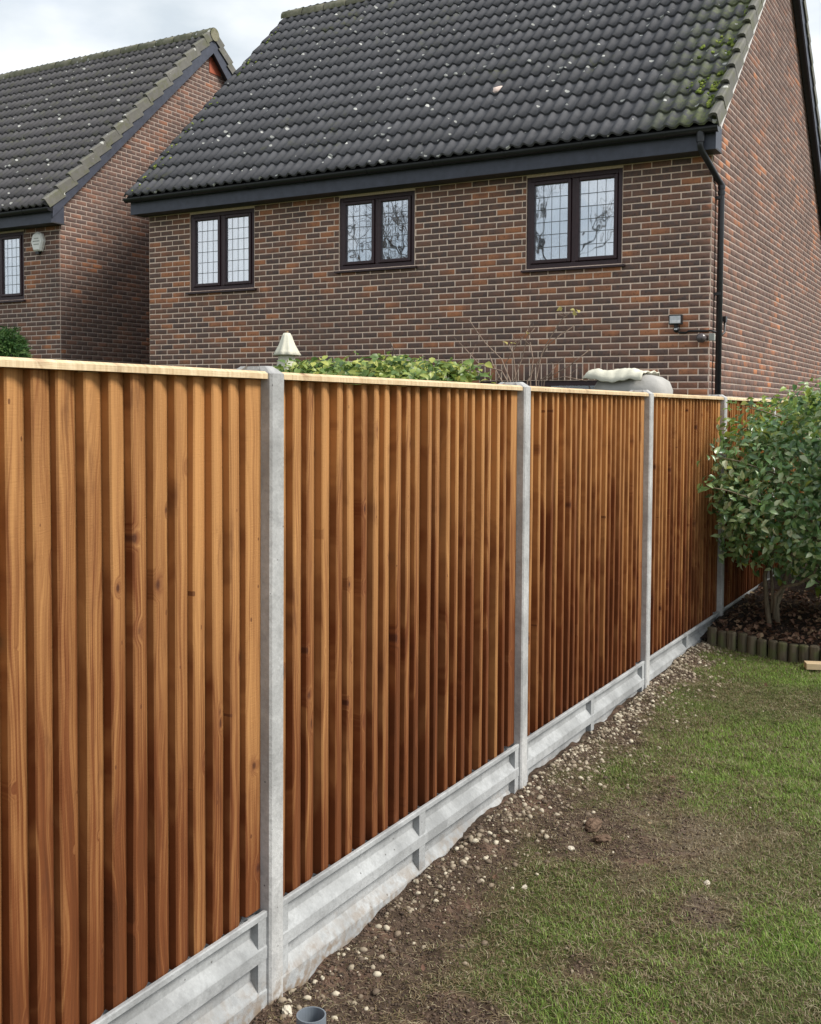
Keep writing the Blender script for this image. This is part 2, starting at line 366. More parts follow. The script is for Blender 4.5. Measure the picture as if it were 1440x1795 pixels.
# big sheet to the horizon, a finer lawn sheet over it
tag(MB().add([(-900, -900, -.16), (900, -900, -.16), (900, 900, -.16), (-900, 900, -.16)], [(0, 1, 2, 3)]).build('ground', FIELD), kind='structure')
gx = np.r_[np.linspace(-.02, 1.9, 110), np.linspace(2.0, 9, 30)]; gy = np.r_[np.linspace(-6, 1.4, 25), np.linspace(1.45, 8.6, 330), np.linspace(8.7, 26, 40)]
XX, YY = np.meshgrid(gx, gy); ZZ = gz(XX, YY)
n_, m_ = XX.shape; idx = np.arange(n_*m_).reshape(n_, m_)
Fq = np.stack([idx[:-1, :-1], idx[:-1, 1:], idx[1:, 1:], idx[1:, :-1]], -1).reshape(-1, 4)
lm = mesh('lawn', np.c_[XX.ravel(), YY.ravel(), ZZ.ravel()], Fq, GROUND, True)
a_ = lm.attributes.new('soil', 'FLOAT', 'POINT'); a_.data.foreach_set('value', soil_mask(XX, YY).ravel().astype(np.float32))
a_ = lm.attributes.new('pale', 'FLOAT', 'POINT'); a_.data.foreach_set('value', (blobs(PALE, XX, YY)*(.4+fbm(XX, YY, 10, 2))).clip(0, 1).ravel().astype(np.float32))
tag(obj('lawn', lm), kind='structure')
tag(MB().box(-24, -.10, -6, 34, -.5, -.012).build('neighbour_garden', FIELD), kind='structure')

# ------------------------------------------------------------------ bricks
def brick_mesh(name, mt):
    L, H, D, ch = .1075, .0306, .012, .003          # half length, half height, how deep it is set, edge rounding
    V = [(-L, D, -H), (L, D, -H), (L, D, H), (-L, D, H), (-L, ch, -H), (L, ch, -H), (L, ch, H), (-L, ch, H),
         (-L+ch, 0, -H+ch), (L-ch, 0, -H+ch), (L-ch, 0, H-ch), (-L+ch, 0, H-ch)]
    Fs = [(8, 9, 10, 11)]+[(i, (i+1) % 4, 4+(i+1) % 4, 4+i) for i in range(4)]+[(4+i, 4+(i+1) % 4, 8+(i+1) % 4, 8+i) for i in range(4)]
    return mesh(name, V, np.array(Fs), mt)
BM1, BM2 = brick_mesh('brick', BRICK), brick_mesh('brick_w', BRICK2)
PIT = .225; CO = .075
def lay(length, z0, z1, holes, top=None, phase=0):
    """stretcher bond over a wall: list of (u centre, z centre, length)"""
    out = []; k = 0; z = z0
    while z+CO <= z1+1e-6:
        u = -(PIT/2 if (k+phase) % 2 else 0.)
        zc = z+CO/2
        while u < length:
            spans = [(max(u, 0), min(u+PIT, length))]; u += PIT
            lim = top(zc+CO/2) if top else (0, length)
            spans = [(max(a, lim[0]), min(b, lim[1])) for a, b in spans]
            for h0, h1, v0, v1 in holes:
                if zc > v0-.03 and zc < v1+.03:
                    nn = []
                    for a, b in spans:
                        if b <= h0 or a >= h1: nn.append((a, b)); continue
                        if a < h0: nn.append((a, h0))
                        if b > h1: nn.append((h1, b))
                    spans = nn
            out += [((a+b)/2, zc, b-a-.013) for a, b in spans if b-a > .035]
        z += CO; k += 1
    return out
def brick_mats(items, org, ud, nd):
    """ud along the wall, nd outward"""
    org, ud, nd = Vector(org), Vector(ud), Vector(nd); R3 = Matrix((ud, -nd, Vector((0, 0, 1)))).transposed()
    o = []
    for u, z, L in items:
        pr = .004+random.uniform(-.0018, .0022)
        T = Matrix.Translation(org+ud*(u+random.uniform(-.0012, .0012))+nd*pr+Vector((0, 0, z+random.uniform(-.001, .001))))
        o.append(T @ (R3 @ Matrix.Rotation(random.uniform(-.006, .006), 3, 'Y')).to_4x4() @ Matrix.Diagonal((L/.215, 1, 1, 1)))
    return o
def place_bricks(wall, mats4, base, mt, ncount, vis=lambda p: True):
    key = sorted(mats4, key=lambda m: ((m.translation-Vector(CAM)).length if vis(m.translation) else 1e6))
    for m in key[:ncount]: obj('brick', base, wall, m)
    if key[ncount:]: tag(obj('brickwork', join_inst('brickwork', base, key[ncount:], mt), wall), kind='stuff')

# ------------------------------------------------------------------ roof tiles
TW, GA = .3036, .3438
def tile_mesh(name, mt, seg=12):
    V = []; L = GA+.07
    for v, up in ((0, .036), (L, .003)):
        for i in range(seg+1):
            x = -.006+(TW+.010)*i/seg; ph = (x/(TW/2)) % 1.0
            h = .040*(.5-.5*math.cos(2*math.pi*min(ph/.72, 1)))**.85 if ph < .72 else 0
            V.append((x, v, up+h))
    n = seg+1
    V += [(x, -.001, z-.026) for x, _, z in V[:n]]
    V += [(x, .05, z-.024) for x, _, z in V[:n]]
    Fs = [(i, i+1, n+i+1, n+i) for i in range(seg)]+[(2*n+i, 2*n+i+1, i+1, i) for i in range(seg)]+[(3*n+i, 3*n+i+1, 2*n+i+1, 2*n+i) for i in range(seg)]
    me = mesh(name, V, np.array(Fs), mt); sm = np.array([True]*seg+[False]*seg+[False]*seg); me.polygons.foreach_set('use_smooth', sm); return me
def verge_mesh(name, mt):
    """cloak unit: rounded top strip and an apron hanging over the gable"""
    prof = [(-.10, .042), (-.085, .066), (-.05, .078), (-.015, .074), (.0, .055), (.004, -.09), (-.012, -.09), (-.014, .035), (-.05, .05), (-.09, .03)]
    L = GA+.05; n = len(prof)
    V = [(x, 0, z+.064) for x, z in prof]+[(x, L, z+.004) for x, z in prof]
    Fs = [(i, (i+1) % n, n+(i+1) % n, n+i) for i in range(n)]+[(0, 9, 8, 1), (1, 8, 2), (2, 8, 3), (3, 8, 7, 4), (4, 7, 6, 5)]
    return mesh(name, V, Fs, mt)
def roof_mats(x0, nx, ey, ez, slope, ncourse, flip=1):
    """tile frames: x along the eaves, y up the slope"""
    a = math.atan(slope); o = []
    R3 = Matrix.Rotation(a, 3, 'X') if flip == 1 else (Matrix.Rotation(math.pi, 3, 'Z') @ Matrix.Rotation(a, 3, 'X'))
    up = R3 @ Vector((0, 1, 0)); xd = R3 @ Vector((1, 0, 0))
    for j in range(ncourse):
        for i in range(nx):
            p = Vector((x0, ey, ez))+xd*(i*TW+random.uniform(-.002, .002))+up*(j*GA+random.uniform(-.004, .004))
            o.append(Matrix.Translation(p) @ (R3 @ Matrix.Rotation(random.uniform(-.006, .006), 3, 'Z') @ Matrix.Rotation(random.uniform(-.004, .006), 3, 'X')).to_4x4())
    return o

# ------------------------------------------------------------------ windows
def window(house, x0, x1, z0, z1, yw, curtain, cols=4, rows=6, mull=True):
    """two-light casement: outer frame, two sashes, leaded panes, sill"""
    fr = MB(); t = .055; yf, yb = yw+.012, yw+.085; xm = (x0+x1)/2
    fr.box(x0, x0+t, yf, yb, z0, z1).box(x1-t, x1, yf, yb, z0, z1).box(x0+t, x1-t, yf, yb, z1-t, z1).box(x0+t, x1-t, yf, yb, z0, z0+t)
    fr.box(xm-.025, xm+.025, yf, yb, z0+t, z1-t)
    W = fr.build('window', MAHOG, house, bevel=.006)
    for k, (a, b) in enumerate(((x0+t+.004, xm-.029), (xm+.029, x1-t-.004))):
        c, d = z0+t+.004, z1-t-.004; s = .043; s_ = MB(); ya, yb2 = yw-.006, yw+.05
        s_.box(a, a+s, ya, yb2, c, d).box(b-s, b, ya, yb2, c, d).box(a+s, b-s, ya, yb2, d-s, d).box(a+s, b-s, ya, yb2, c, c+s)
        s_.build('sash', MAHOG, W, bevel=.008)
        ga, gb, gc, gd = a+s, b-s, c+s, d-s
        MB().box(ga-.005, gb+.005, yw+.024, yw+.030, gc-.005, gd+.005).build('pane', GLASS, W)
        ld = MB()
        for i in range(1, cols): x = ga+(gb-ga)*i/cols; ld.box(x-.0022, x+.0022, yw+.0205, yw+.0235, gc, gd)
        for i in range(1, rows): z = gc+(gd-gc)*i/rows; ld.box(ga, gb, yw+.0195, yw+.0230, z-.0034, z+.0034)
        ld.build('leading', LEAD, W)
        if curtain[k]:
            cu = MB(); n = 40; xs = np.linspace(ga-.03, gb+.03, n); h0 = gc-.03 if curtain[k] == 1 else gc+.35*(gd-gc)
            V = [(x, yw+.14+.012*math.sin(i*1.25)+.006*math.sin(i*.7), z) for z in (h0, gd+.03) for i, x in enumerate(xs)]
            cu.add(V, [(i, i+1, n+i+1, n+i) for i in range(n-1)]); cu.build('net_curtain', NET, W, recalc=False)
    sl = MB(); sl.extr([(yw-.055, z0-.040), (yw-.055, z0-.018), (yw+.05, z0-.002), (yw+.05, z0-.040)], 0, x0-.045, x1+.045)
    sl.build('sill', MAHOG, W)
    return W
def wall_sheet(name, u0, u1, z0, z1, holes, P, mt, parent, depth=.10, nd=(0, -1, 0)):
    """mortar face with real openings and reveals; P(u, z, d) gives a point d behind the face"""
    us = sorted({u0, u1, *[h[0] for h in holes], *[h[1] for h in holes]}); zs = sorted({z0, z1, *[h[2] for h in holes], *[h[3] for h in holes]})
    b = MB()
    for i in range(len(us)-1):
        for j in range(len(zs)-1):
            uc, zc = (us[i]+us[i+1])/2, (zs[j]+zs[j+1])/2
            if any(h[0] < uc < h[1] and h[2] < zc < h[3] for h in holes): continue
            b.add([P(us[i], zs[j], 0), P(us[i+1], zs[j], 0), P(us[i+1], zs[j+1], 0), P(us[i], zs[j+1], 0)], [(0, 1, 2, 3)])
    for h in holes:
        q = [(h[0], h[2]), (h[1], h[2]), (h[1], h[3]), (h[0], h[3])]
        for k in range(4):
            (a, c), (e, f) = q[k], q[(k+1) % 4]
            b.add([P(a, c, 0), P(e, f, 0), P(e, f, depth), P(a, c, depth)], [(0, 1, 2, 3)])
    return b.build(name, mt, parent, recalc=False)

# ------------------------------------------------------------------ a house
def house(name, label, xl, xr, yw, ez, slope, holes, soldiers, mats, nb, vis, vx_r, vx_l, bargeboard_front, depth=7.15, ext=1.6, tile_x0=None, ntx=28):
    BRK, MOR, TIL, VRG, BMESH = mats
    E = empty(name, ((xl+xr)/2, yw+depth/2, 0), label, 'house')
    oy = .345; ey = yw-oy; ridge_y = yw+depth/2; ridge_z = ez+slope*(ridge_y-ey); zt = ez-.05
    # front wall
    fw_ = wall_sheet('front_wall', xl, xr, -.1, zt, holes, lambda u, z, d: (u, yw+d, z), MOR, E)
    hl = [(h[0]-xl, h[1]-xl, h[2], h[3]) for h in holes]+[(s[0]-xl, s[1]-xl, s[2], s[3]) for s in soldiers]
    items = lay(xr-xl, 0, zt, hl)
    ms = brick_mats(items, (xl, yw, 0), (1, 0, 0), (0, -1, 0))
    for a, b, c, d in soldiers:                 # bricks on end over the openings
        n = int(round((b-a)/CO)); w_ = (b-a)/n
        for i in range(n):
            T = Matrix.Translation(Vector((a+w_*(i+.5), yw-.004+random.uniform(-.002, .002), (c+d)/2)))
            ms.append(T @ Matrix.Rotation(math.pi/2, 4, 'Y') @ Matrix.Diagonal(((d-c-.01)/.215, 1, (w_-.01)/.065, 1)))
    place_bricks(fw_, ms, BMESH, BRK, nb, vis)
    # right gable, seen; left gable and back close the house
    def gable(nm, x, out):
        b = MB(); pk = ridge_z-.10; ed = ez+slope*(oy)-.10
        b.add([(x, yw, -.1), (x, yw+depth+ext, -.1), (x, yw+depth+ext, ed-slope*ext), (x, ridge_y, pk), (x, yw, ed)], [(0, 1, 2, 3, 4)])
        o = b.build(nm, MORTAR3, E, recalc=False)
        def top(z):
            k = (z-ed)/slope; return (max(k, 0), min(depth-k, depth+ext))
        it = lay(depth+ext, 0, pk-.02, [], top, 1)
        return o, brick_mats(it, (x, yw, 0), (0, 1, 0), (out, 0, 0)) if out > 0 else brick_mats([(depth+ext-u, z, L) for u, z, L in it], (x, yw+depth+ext, 0), (0, -1, 0), (-1, 0, 0))
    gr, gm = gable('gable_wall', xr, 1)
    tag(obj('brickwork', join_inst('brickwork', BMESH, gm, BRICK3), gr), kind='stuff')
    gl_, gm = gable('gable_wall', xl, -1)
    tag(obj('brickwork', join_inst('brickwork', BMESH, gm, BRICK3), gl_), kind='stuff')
    MB().box(xl+.005, xr-.005, yw+depth+ext-.1, yw+depth+ext-.002, -.1, zt-slope*ext).build('rear_wall', MOR, E)
    MB().box(xl+.02, xr-.02, yw+.55, yw+.6, 0, zt).build('dark_room_sheet', DARK, E)  # near-black sheet, the room's darkness behind the windows put into its colour
    MB().box(xl+.02, xr-.02, yw+.11, yw+.55, 2.45, 2.6).build('floor_slab', DARK, E)
    # roof deck, tiles
    a = math.atan(slope); nv = Vector((0, -math.sin(a), math.cos(a)))
    dk = MB(); off = .012
    e0 = (ey+.02, ez+slope*.02-off); pk = (ridge_y, ridge_z-off); e1 = (2*ridge_y-e0[0]+ext, e0[1]-slope*ext)
    for (p, q) in ((e0, pk), (pk, e1)):
        dk.add([(vx_l+.012, p[0], p[1]), (vx_r-.012, p[0], p[1]), (vx_r-.012, q[0], q[1]), (vx_l+.012, q[0], q[1]),
                (vx_l+.012, p[0], p[1]-.07), (vx_r-.012, p[0], p[1]-.07), (vx_r-.012, q[0], q[1]-.07), (vx_l+.012, q[0], q[1]-.07)],
               [(0, 1, 2, 3), (7, 6, 5, 4), (0, 4, 5, 1), (3, 2, 6, 7), (0, 3, 7, 4), (1, 5, 6, 2)])
    roof = dk.build('roof', DARK, E)
    TM = tile_mesh('roof_tile', TIL)
    nc = 16
    tm = roof_mats(tile_x0, ntx, ey, ez, slope, nc)
    key = sorted(tm, key=lambda m: (m.translation-Vector(CAM)).length if vis_px(m.translation) else 1e6)
    for m in key[:300]: obj('roof_tile', TM, roof, m)
    tag(obj('roof_tiling', join_inst('roof_tiling', TM, key[300:], TIL), roof), kind='stuff')
    nk = 6; back = roof_mats(tile_x0+ntx*TW, ntx, 2*ridge_y-ey+nk*GA*math.cos(a), ez-nk*GA*math.sin(a), slope, nc+nk, -1)
    tag(obj('roof_tiling', join_inst('roof_tiling', TM, back, TIL), roof), kind='stuff')
    VM = verge_mesh('verge_tile', VRG)
    R3 = Matrix.Rotation(a, 3, 'X'); up = R3 @ Vector((0, 1, 0))
    for j in range(-5, nc):
        p = Vector((vx_r, ey, ez))+up*(j*GA)
        if j >= 0: obj('verge_tile', VM, roof, Matrix.Translation(p+Vector((random.uniform(-.004, .004), 0, 0))) @ (R3 @ Matrix.Rotation(random.uniform(-.012, .012), 3, 'X')).to_4x4())
        R4 = Matrix.Scale(-1, 4, (0, 1, 0)) @ R3.to_4x4()
        p2 = Vector((vx_r, 2*ridge_y-p.y, p.z))
        obj('verge_tile', VM, roof, Matrix.Translation(p2) @ R4)
    nr = int((vx_r-vx_l)/.45)+1; rm = MB()
    th = [math.radians(d) for d in range(-15, 196, 15)]
    for rr, k in ((.125, 0), (.110, 1)): pass
    V = [(x, -.125*math.cos(t), .125*math.sin(t)) for x in (0, .44) for t in th]; n = len(th)
    V += [(0, -.108*math.cos(t), .108*math.sin(t)) for t in th]
    RM = mesh('ridge_tile', V, np.array([(i, n+i, n+i+1, i+1) for i in range(n-1)]+[(i, i+1, 2*n+i+1, 2*n+i) for i in range(n-1)]), RIDGE, True)
    for i in range(nr):
        x = vx_r-.45*(i+1)+.02
        obj('ridge_tile', RM, roof, Matrix.Translation((x, ridge_y, ridge_z-.015+random.uniform(-.004, .004))) @ Matrix.Rotation(random.uniform(-.012, .012), 4, 'Y'))
    cp = MB(); cp.lathe([(.0, 0), (.118, 0)], n=24); cm = cp.me('ridge_end', RIDGE)
    obj('ridge_end', cm, roof, Matrix.Translation((vx_r+.015, ridge_y, ridge_z-.01)) @ Matrix.Rotation(math.pi/2, 4, 'Y'))
    # eaves
    gx0, gx1 = vx_l-.01, vx_r-.01
    MB().box(vx_l+.02, vx_r-.05, ey+.085, ey+.107, ez-.235, ez-.02).build('fascia', FASC, E, bevel=.003)
    MB().box(vx_l+.022, vx_r-.052, ey+.107, yw+.02, ez-.232, ez-.215).build('soffit', SOFFM, E)
    for x in (vx_l+.022, vx_r-.072):            # boxed ends of the eaves
        MB().box(x, x+.02, ey+.107, yw-.002, ez-.2145, ez+.05).build('eaves_box_end', FASC, E)
    g = MB(); R = .056; tt = [math.pi+math.pi*k/10 for k in range(11)]
    prof = [(ey+.026+R*math.cos(t), ez-.015+R*math.sin(t)) for t in tt]+[(ey+.026+(R-.004)*math.cos(t), ez-.015+(R-.004)*math.sin(t)) for t in reversed(tt)]
    g.extr(prof, 0, gx0, gx1)
    gut = g.build('gutter', UPVC, E)
    for x in np.arange(gx0+.3, gx1, .95):
        k = MB(); pr = [(ey+.026+(R+.006)*math.cos(t), ez-.015+(R+.006)*math.sin(t)) for t in tt]+[(ey+.026+(R+.001)*math.cos(t), ez-.015+(R+.001)*math.sin(t)) for t in reversed(tt)]
        k.extr(pr, 0, x, x+.03); k.build('gutter_bracket', UPVC, gut)
    for x in (gx0, gx1-.004):
        k = MB(); k.extr([(ey+.026+(R+.004)*math.cos(t), ez-.015+(R+.004)*math.sin(t)) for t in tt], 0, x-.003, x+.006); k.build('gutter_end', UPVC, gut)
    # barge boards
    def barge(front):
        b = MB(); h = .20; y0, z0 = ey+.09, ez+slope*.09-.06; y1, z1 = ridge_y, ridge_z-.06
        if not front: y0, y1 = 2*ridge_y-y0+ext, 2*ridge_y-y1; z0 -= slope*ext
        b.extr([(y0, z0-h*.9), (y1, z1-h/math.cos(a)), (y1, z1), (y0, z0)], 0, vx_r-.045, vx_r-.02)
        b.build('bargeboard', FASC, E)
        s = MB(); s.extr([(y0, z0-h*.55), (y1, z1-h*.8/math.cos(a)), (y1, z1-h*.7/math.cos(a)), (y0, z0-h*.45)], 0, xr+.014, vx_r-.047)
        s.build('verge_soffit', SOFFM, E)
    if bargeboard_front: barge(True)
    else:
        u = MB(); y0, z0 = ey+.14, ez+slope*.14-.125
        u.extr([(y0, z0-.035), (ridge_y, ridge_z-.165), (ridge_y, ridge_z-.125), (y0, z0)], 0, xr+.0, vx_r-.012); u.build('undercloak', UNDER, E)
    barge(False)
    return E, dict(ey=ey, ridge_y=ridge_y, ridge_z=ridge_z, roof=roof, up=up, nv=nv, a=a)
def vis_px(p):
    q = proj(p); return -40 < q[0] < 1480 and q[1] > -60
XL, XR, YW = -9.413, -1.192, 11.926; EZ, SLOPE = 4.735, .968
W1, W2, W3 = (-8.63, -7.475, 3.375, 4.47), (-6.07, -4.93, 3.53, 4.47), (-3.395, -2.21, 3.385, 4.47)
DOOR = (-4.0, -2.29, 0.05, 2.052); KW = (-8.35, -7.1, 1.0, 2.04)
H1, I1 = house('brick_house', 'brown brick house with dark tiled roof and three leaded windows behind the fence', XL, XR, YW, EZ, SLOPE,
    [W1, W2, W3, DOOR, KW], [(DOOR[0], DOOR[1], 2.052, 2.252), (KW[0], KW[1], 2.04, 2.25)], (BRICK, MORTAR, TILE, VERGE, BM1), 300,
    lambda p: p.z > 1.86, -1.05, -9.55, False, tile_x0=-9.555)
window(H1, *W1, YW, (1, 1)); window(H1, *W2, YW, (0, 0), 4, 5); window(H1, *W3, YW, (2, 1), 4, 6)
window(H1, *KW, YW, (0, 0), 4, 5)
d_ = MB(); x0, x1, z0, z1 = DOOR
d_.box(x0, x0+.06, YW+.03, YW+.09, z0, z1).box(x1-.06, x1, YW+.03, YW+.09, z0, z1).box(x0+.06, x1-.06, YW+.03, YW+.09, z1-.06, z1).box((x0+x1)/2-.05, (x0+x1)/2+.05, YW+.03, YW+.09, z0, z1-.06)
pd = d_.build('patio_door', MAHOG, H1)
DGL = m_glass(.1)
MB().box(x0+.05, x1-.05, YW+.055, YW+.062, z0, z1-.05).build('pane', DGL, pd)
# downpipe from the gutter end, set off round the corner
ey = I1['ey']; px_ = -1.13
dp = MB().tube([(-1.25, ey+.026, EZ-.06), (-1.25, ey+.026, EZ-.20), (-1.245, ey+.05, EZ-.24), (-1.15, YW+.10, EZ-.50), (px_, YW+.15, EZ-.54), (px_, YW+.15, EZ-.60), (px_, YW+.15, 0)], .034, 14).build('downpipe', UPVC, H1, smooth=True)
for z in (EZ-.56, EZ-.62): MB().tube([(px_, YW+.15, z-.025), (px_, YW+.15, z+.012)], .041, 14).build('pipe_socket', UPVC, dp)
MB().tube([(-1.25, ey+.026, EZ-.16), (-1.25, ey+.026, EZ-.045)], .043, 14).build('outlet', UPVC, dp)
for z in (EZ-.68, 3.0, 1.4): MB().box(XR+.008, px_+.02, YW+.11, YW+.19, z-.015, z+.015).build('pipe_bracket', UPVC, dp)

YW2, XR2, EZ2 = 12.10, -11.46, 4.80
P0 = at(42, 465, 'y', YW2); zt_, zb_ = at(42, 405, 'y', YW2)[2], at(42, 524, 'y', YW2)[2]
W4 = (P0[0]-1.17, P0[0], zb_, min(zt_+.02, EZ2-.26))
H2, I2 = house('brick_house', 'brick house at the far left with mossy dark roof and blue-grey bargeboard', XR2-8.2, XR2, YW2, EZ2, SLOPE,
    [W4], [], (BRICK2, MORTAR2, TILE2, VERGE, BM2), 300, lambda p: p.z > 1.86 and proj(p)[0] > -5, XR2+.15, XR2-8.35, True, tile_x0=XR2+.145-28*TW)
window(H2, *W4, YW2, (1, 1), 4, 6)


# ------------------------------------------------------------------ fence
Y2, SP = 2.3915, 1.73608
post_y = [Y2+SP*k for k in range(-1, 6)]
POSTW = .040; ZTOP = 1.778; ZB = .30; FX = -.060
def board_mesh(k):
    r = random.Random(k); rows = 3; T, wd = .045, .096
    prof = [(0, .010), (0, T-.004), (.004, T), (.028, T-.005), (.060, T-.020), (wd, .0065), (wd, .002)]     # (along fence, outwards)
    V = []; n = len(prof); H = ZTOP-ZB+.02
    bow = [0]+[r.uniform(-.003, .003) for _ in range(rows-1)]+[r.uniform(-.002, .002)]
    tw = [r.uniform(-.0015, .0015) for _ in range(rows+1)]
    for i in range(rows+1):
        for j, (y, x) in enumerate(prof): V.append((x+tw[i]*(1-y/wd), y+bow[i], H*i/rows))
    Fs = [(i*n+j, i*n+j+1, (i+1)*n+j+1, (i+1)*n+j) for i in range(rows) for j in range(n-1)]
    Fs += [(i*n, (i+1)*n, (i+1)*n+n-1, i*n+n-1) for i in range(rows)]+[tuple(range(n-1, -1, -1)), tuple(range(rows*n, rows*n+n))]
    b = MB(); b.add(V, Fs); return b.me('board', WOOD)
BOARDS = [board_mesh(k) for k in range(6)]
# flat closing board at the far end of each panel
cb = MB(); cb.extr([(.008, 0), (.034, 0), (.036, .004), (.034, .072), (.008, .076)], 2, 0, ZTOP-ZB)
CLOSE = cb.me('closing_board', WOOD)
plabels = ['nearest timber fence panel, cut off by the left edge of the picture', 'timber fence panel right of the nearest concrete post, widest one shown whole',
           'timber fence panel between the second and third concrete posts from the left', 'timber fence panel just left of the green bush',
           'timber fence panel in shade behind the green bush', 'farthest timber fence panel, mostly hidden behind the bush']
for k in range(6):
    ya, yb = post_y[k]+POSTW/2, post_y[k+1]-POSTW/2
    E = empty('fence_panel', (FX, (ya+yb)/2, ZB), plabels[k], 'fence panel', 'timber panels of the garden fence')
    nb = 22; st = ya+.026; pitch = (yb-.072-st)/nb
    for i in range(nb):
        y = st+i*pitch+random.uniform(-.006, .006)
        obj('board', BOARDS[random.randrange(6)], E, Matrix.Translation((FX+random.uniform(-.003, .003), y, ZB-.018-random.uniform(0, .004))) @ Matrix.Rotation(random.uniform(-.0025, .0025), 4, 'X'))
    obj('closing_board', CLOSE, E, Matrix.Translation((FX+.006, yb-.078, ZB)))
    cp = MB(); cp.extr([(FX+x_, ZTOP+z_) for x_, z_ in ((-.04, .002), (.064, .002), (.064, .016), (.050, .023), (-.025, .023), (-.04, .016))], 1, ya-.004, yb+.004)
    cp.build('capping_rail', CAPW, E)
    for y0, y1 in ((ya+.002, ya+.034), (yb-.034, yb-.002)): MB().box(FX-.034, FX-.004, y0, y1, ZB, ZTOP-.002).build('end_batten', WOOD, E)
    for z in (ZB+.12, ZB+.72, ZB+1.34): MB().box(FX-.06, FX-.0345, ya+.003, yb-.003, z, z+.05).build('back_rail', WOOD, E)
def post_mesh():
    b = MB(); h = .035; xf, xb = .075, -.070
    poly = [(xb, -h), (-.042, -h), (-.042, -.018), (.040, -.018), (.040, -h+.002), (xf-.006, -h+.003), (xf, -h+.009), (xf, h-.009), (xf-.006, h-.003), (.040, h-.002), (.040, .018), (-.042, .018), (-.042, h), (xb, h)]
    n = len(poly); V = [(x, y, -.5) for x, y in poly]+[(x, y, 1.795) for x, y in poly]+[(x*.6, y*.5, 1.816) for x, y in poly]
    Fs = [(i, (i+1) % n, n+(i+1) % n, n+i) for i in range(n)]+[(n+i, n+(i+1) % n, 2*n+(i+1) % n, 2*n+i) for i in range(n)]+[tuple(range(2*n, 3*n))]
    b.add(V, Fs); return b.me('concrete_post', CONC)
PM = post_mesh()
ords = ['nearest', 'second', 'third', 'fourth', 'fifth']
pl = ['concrete fence post just outside the left edge', 'tallest and nearest slotted concrete fence post', 'second slotted concrete fence post, beside the bare earth patch',
      'third slotted concrete fence post, beside the pale gravel', 'slotted concrete fence post partly covered by the green bush', 'concrete fence post deep in shade behind the bush', 'farthest concrete fence post hidden by the bush']
for k, y in enumerate(post_y):
    if k == 0: continue
    tag(obj('concrete_post', PM, None, Matrix.Translation((FX, y, 0)) @ Matrix.Rotation(random.uniform(-.003, .003), 4, 'X')), pl[k], 'post', 'concrete posts of the garden fence')
def gravel_mesh(L):
    b = MB(); xo, xi = .064, .036
    prof = [(-.02, .270), (.051, .270), (.052, .298), (xo-.003, .298), (xo, .295), (xo, .281), (xi, .275), (xi, .230), (xo-.003, .202), (xo, .197), (xo, .163), (xi, .157), (xi, .108), (xo-.003, .078), (xo, .072), (xo, -.25), (-.02, -.25)]
    b.extr(prof, 1, 0, L)
    for y0, y1 in ((.0, .05), (L/2-.022, L/2+.022), (L-.05, L)):
        b.box(.02, xo-.0025, max(y0, .002), min(y1, L-.002), .074, .279)
    return b.me('gravel_board', CONCB)
gl = ['nearest recessed concrete gravel board at the bottom left corner', 'recessed concrete gravel board between the first two whole posts', 'recessed concrete gravel board beside the pale gravel',
      'recessed concrete gravel board ending at the log edging', 'shaded concrete gravel board behind the bush stems', 'farthest concrete gravel board behind the bush']
GM = gravel_mesh(SP-POSTW)
for k in range(6):
    tag(obj('gravel_board', GM, None, Matrix.Translation((FX, post_y[k]+POSTW/2, 0))), gl[k], 'gravel board', 'concrete gravel boards under the fence')

# ------------------------------------------------------------------ log edging and planting bed
A = gpt(1247, 1140); A[0] = max(A[0], .09); B = gpt(1440, 1163); dirv = (B-A)/np.linalg.norm((B-A)[:2]); 
LOGM = []
def m_log():
    g = G('log_edging', .9, .15); p = g.pos(); o = g.objc(); n = g.noise(g.scale(o, (30, 30, 4)), 1, 5)
    c = g.ramp(n, [(.3, (.055, .045, .032)), (.55, (.115, .095, .065)), (.8, (.17, .145, .10))])
    c = g.mix(g.math('MULTIPLY', g.sstep(g.noise(p, 9, 4), .45, .65), .6), c, (.085, .105, .035)); g.col(c); g.bump(n, .5, .006); return g.m
LOG = m_log()
for k in range(4):
    b = MB(); r = .030; h = .145
    b.lathe([(0, -.1), (r, -.1), (r*1.02, h*.5), (r, h-.006), (r*.86, h), (0, h+.002)], n=10); LOGM.append(b.me('log', LOG, smooth=False))
bz = lambda P: float(gz(np.array(P[0]), np.array(P[1])))
E = empty('log_edging', (A[0], A[1], bz(A)), 'row of short upright timber logs edging the planting bed', 'edging')
for i in range(22):
    P = A+dirv*(i*.0635+random.uniform(-.003, .003)); z = bz(P)
    obj('log', LOGM[i % 4], E, Matrix.Translation((P[0], P[1]+random.uniform(-.006, .006), z-.03+random.uniform(-.012, .012))) @ Matrix.Rotation(random.uniform(-.05, .05), 4, 'X') @ Matrix.Rotation(random.uniform(0, 6), 4, 'Z'))
def m_mulch():
    g = G('bed_mulch', .95, .1); p = g.pos(); n = g.noise(p, 30, 6, .7)
    g.col(g.ramp(n, [(.3, (.018, .014, .012)), (.6, (.05, .035, .028)), (.8, (.10, .06, .05))])); g.bump(g.noise(p, 50, 5), 1, .03); return g.m
bx = np.linspace(.0, 4.2, 40); by = np.linspace(0, 5, 50); U, Vv = np.meshgrid(bx, by)
Yb = A[1]+.035+U*dirv[1]/dirv[0]+Vv; Zb = base_z(Yb)+.075+.03*sst(0, .5, Vv)+(fbm(U, Yb, 5, 21)-.5)*.06
n_, m_ = U.shape; idx = np.arange(n_*m_).reshape(n_, m_)
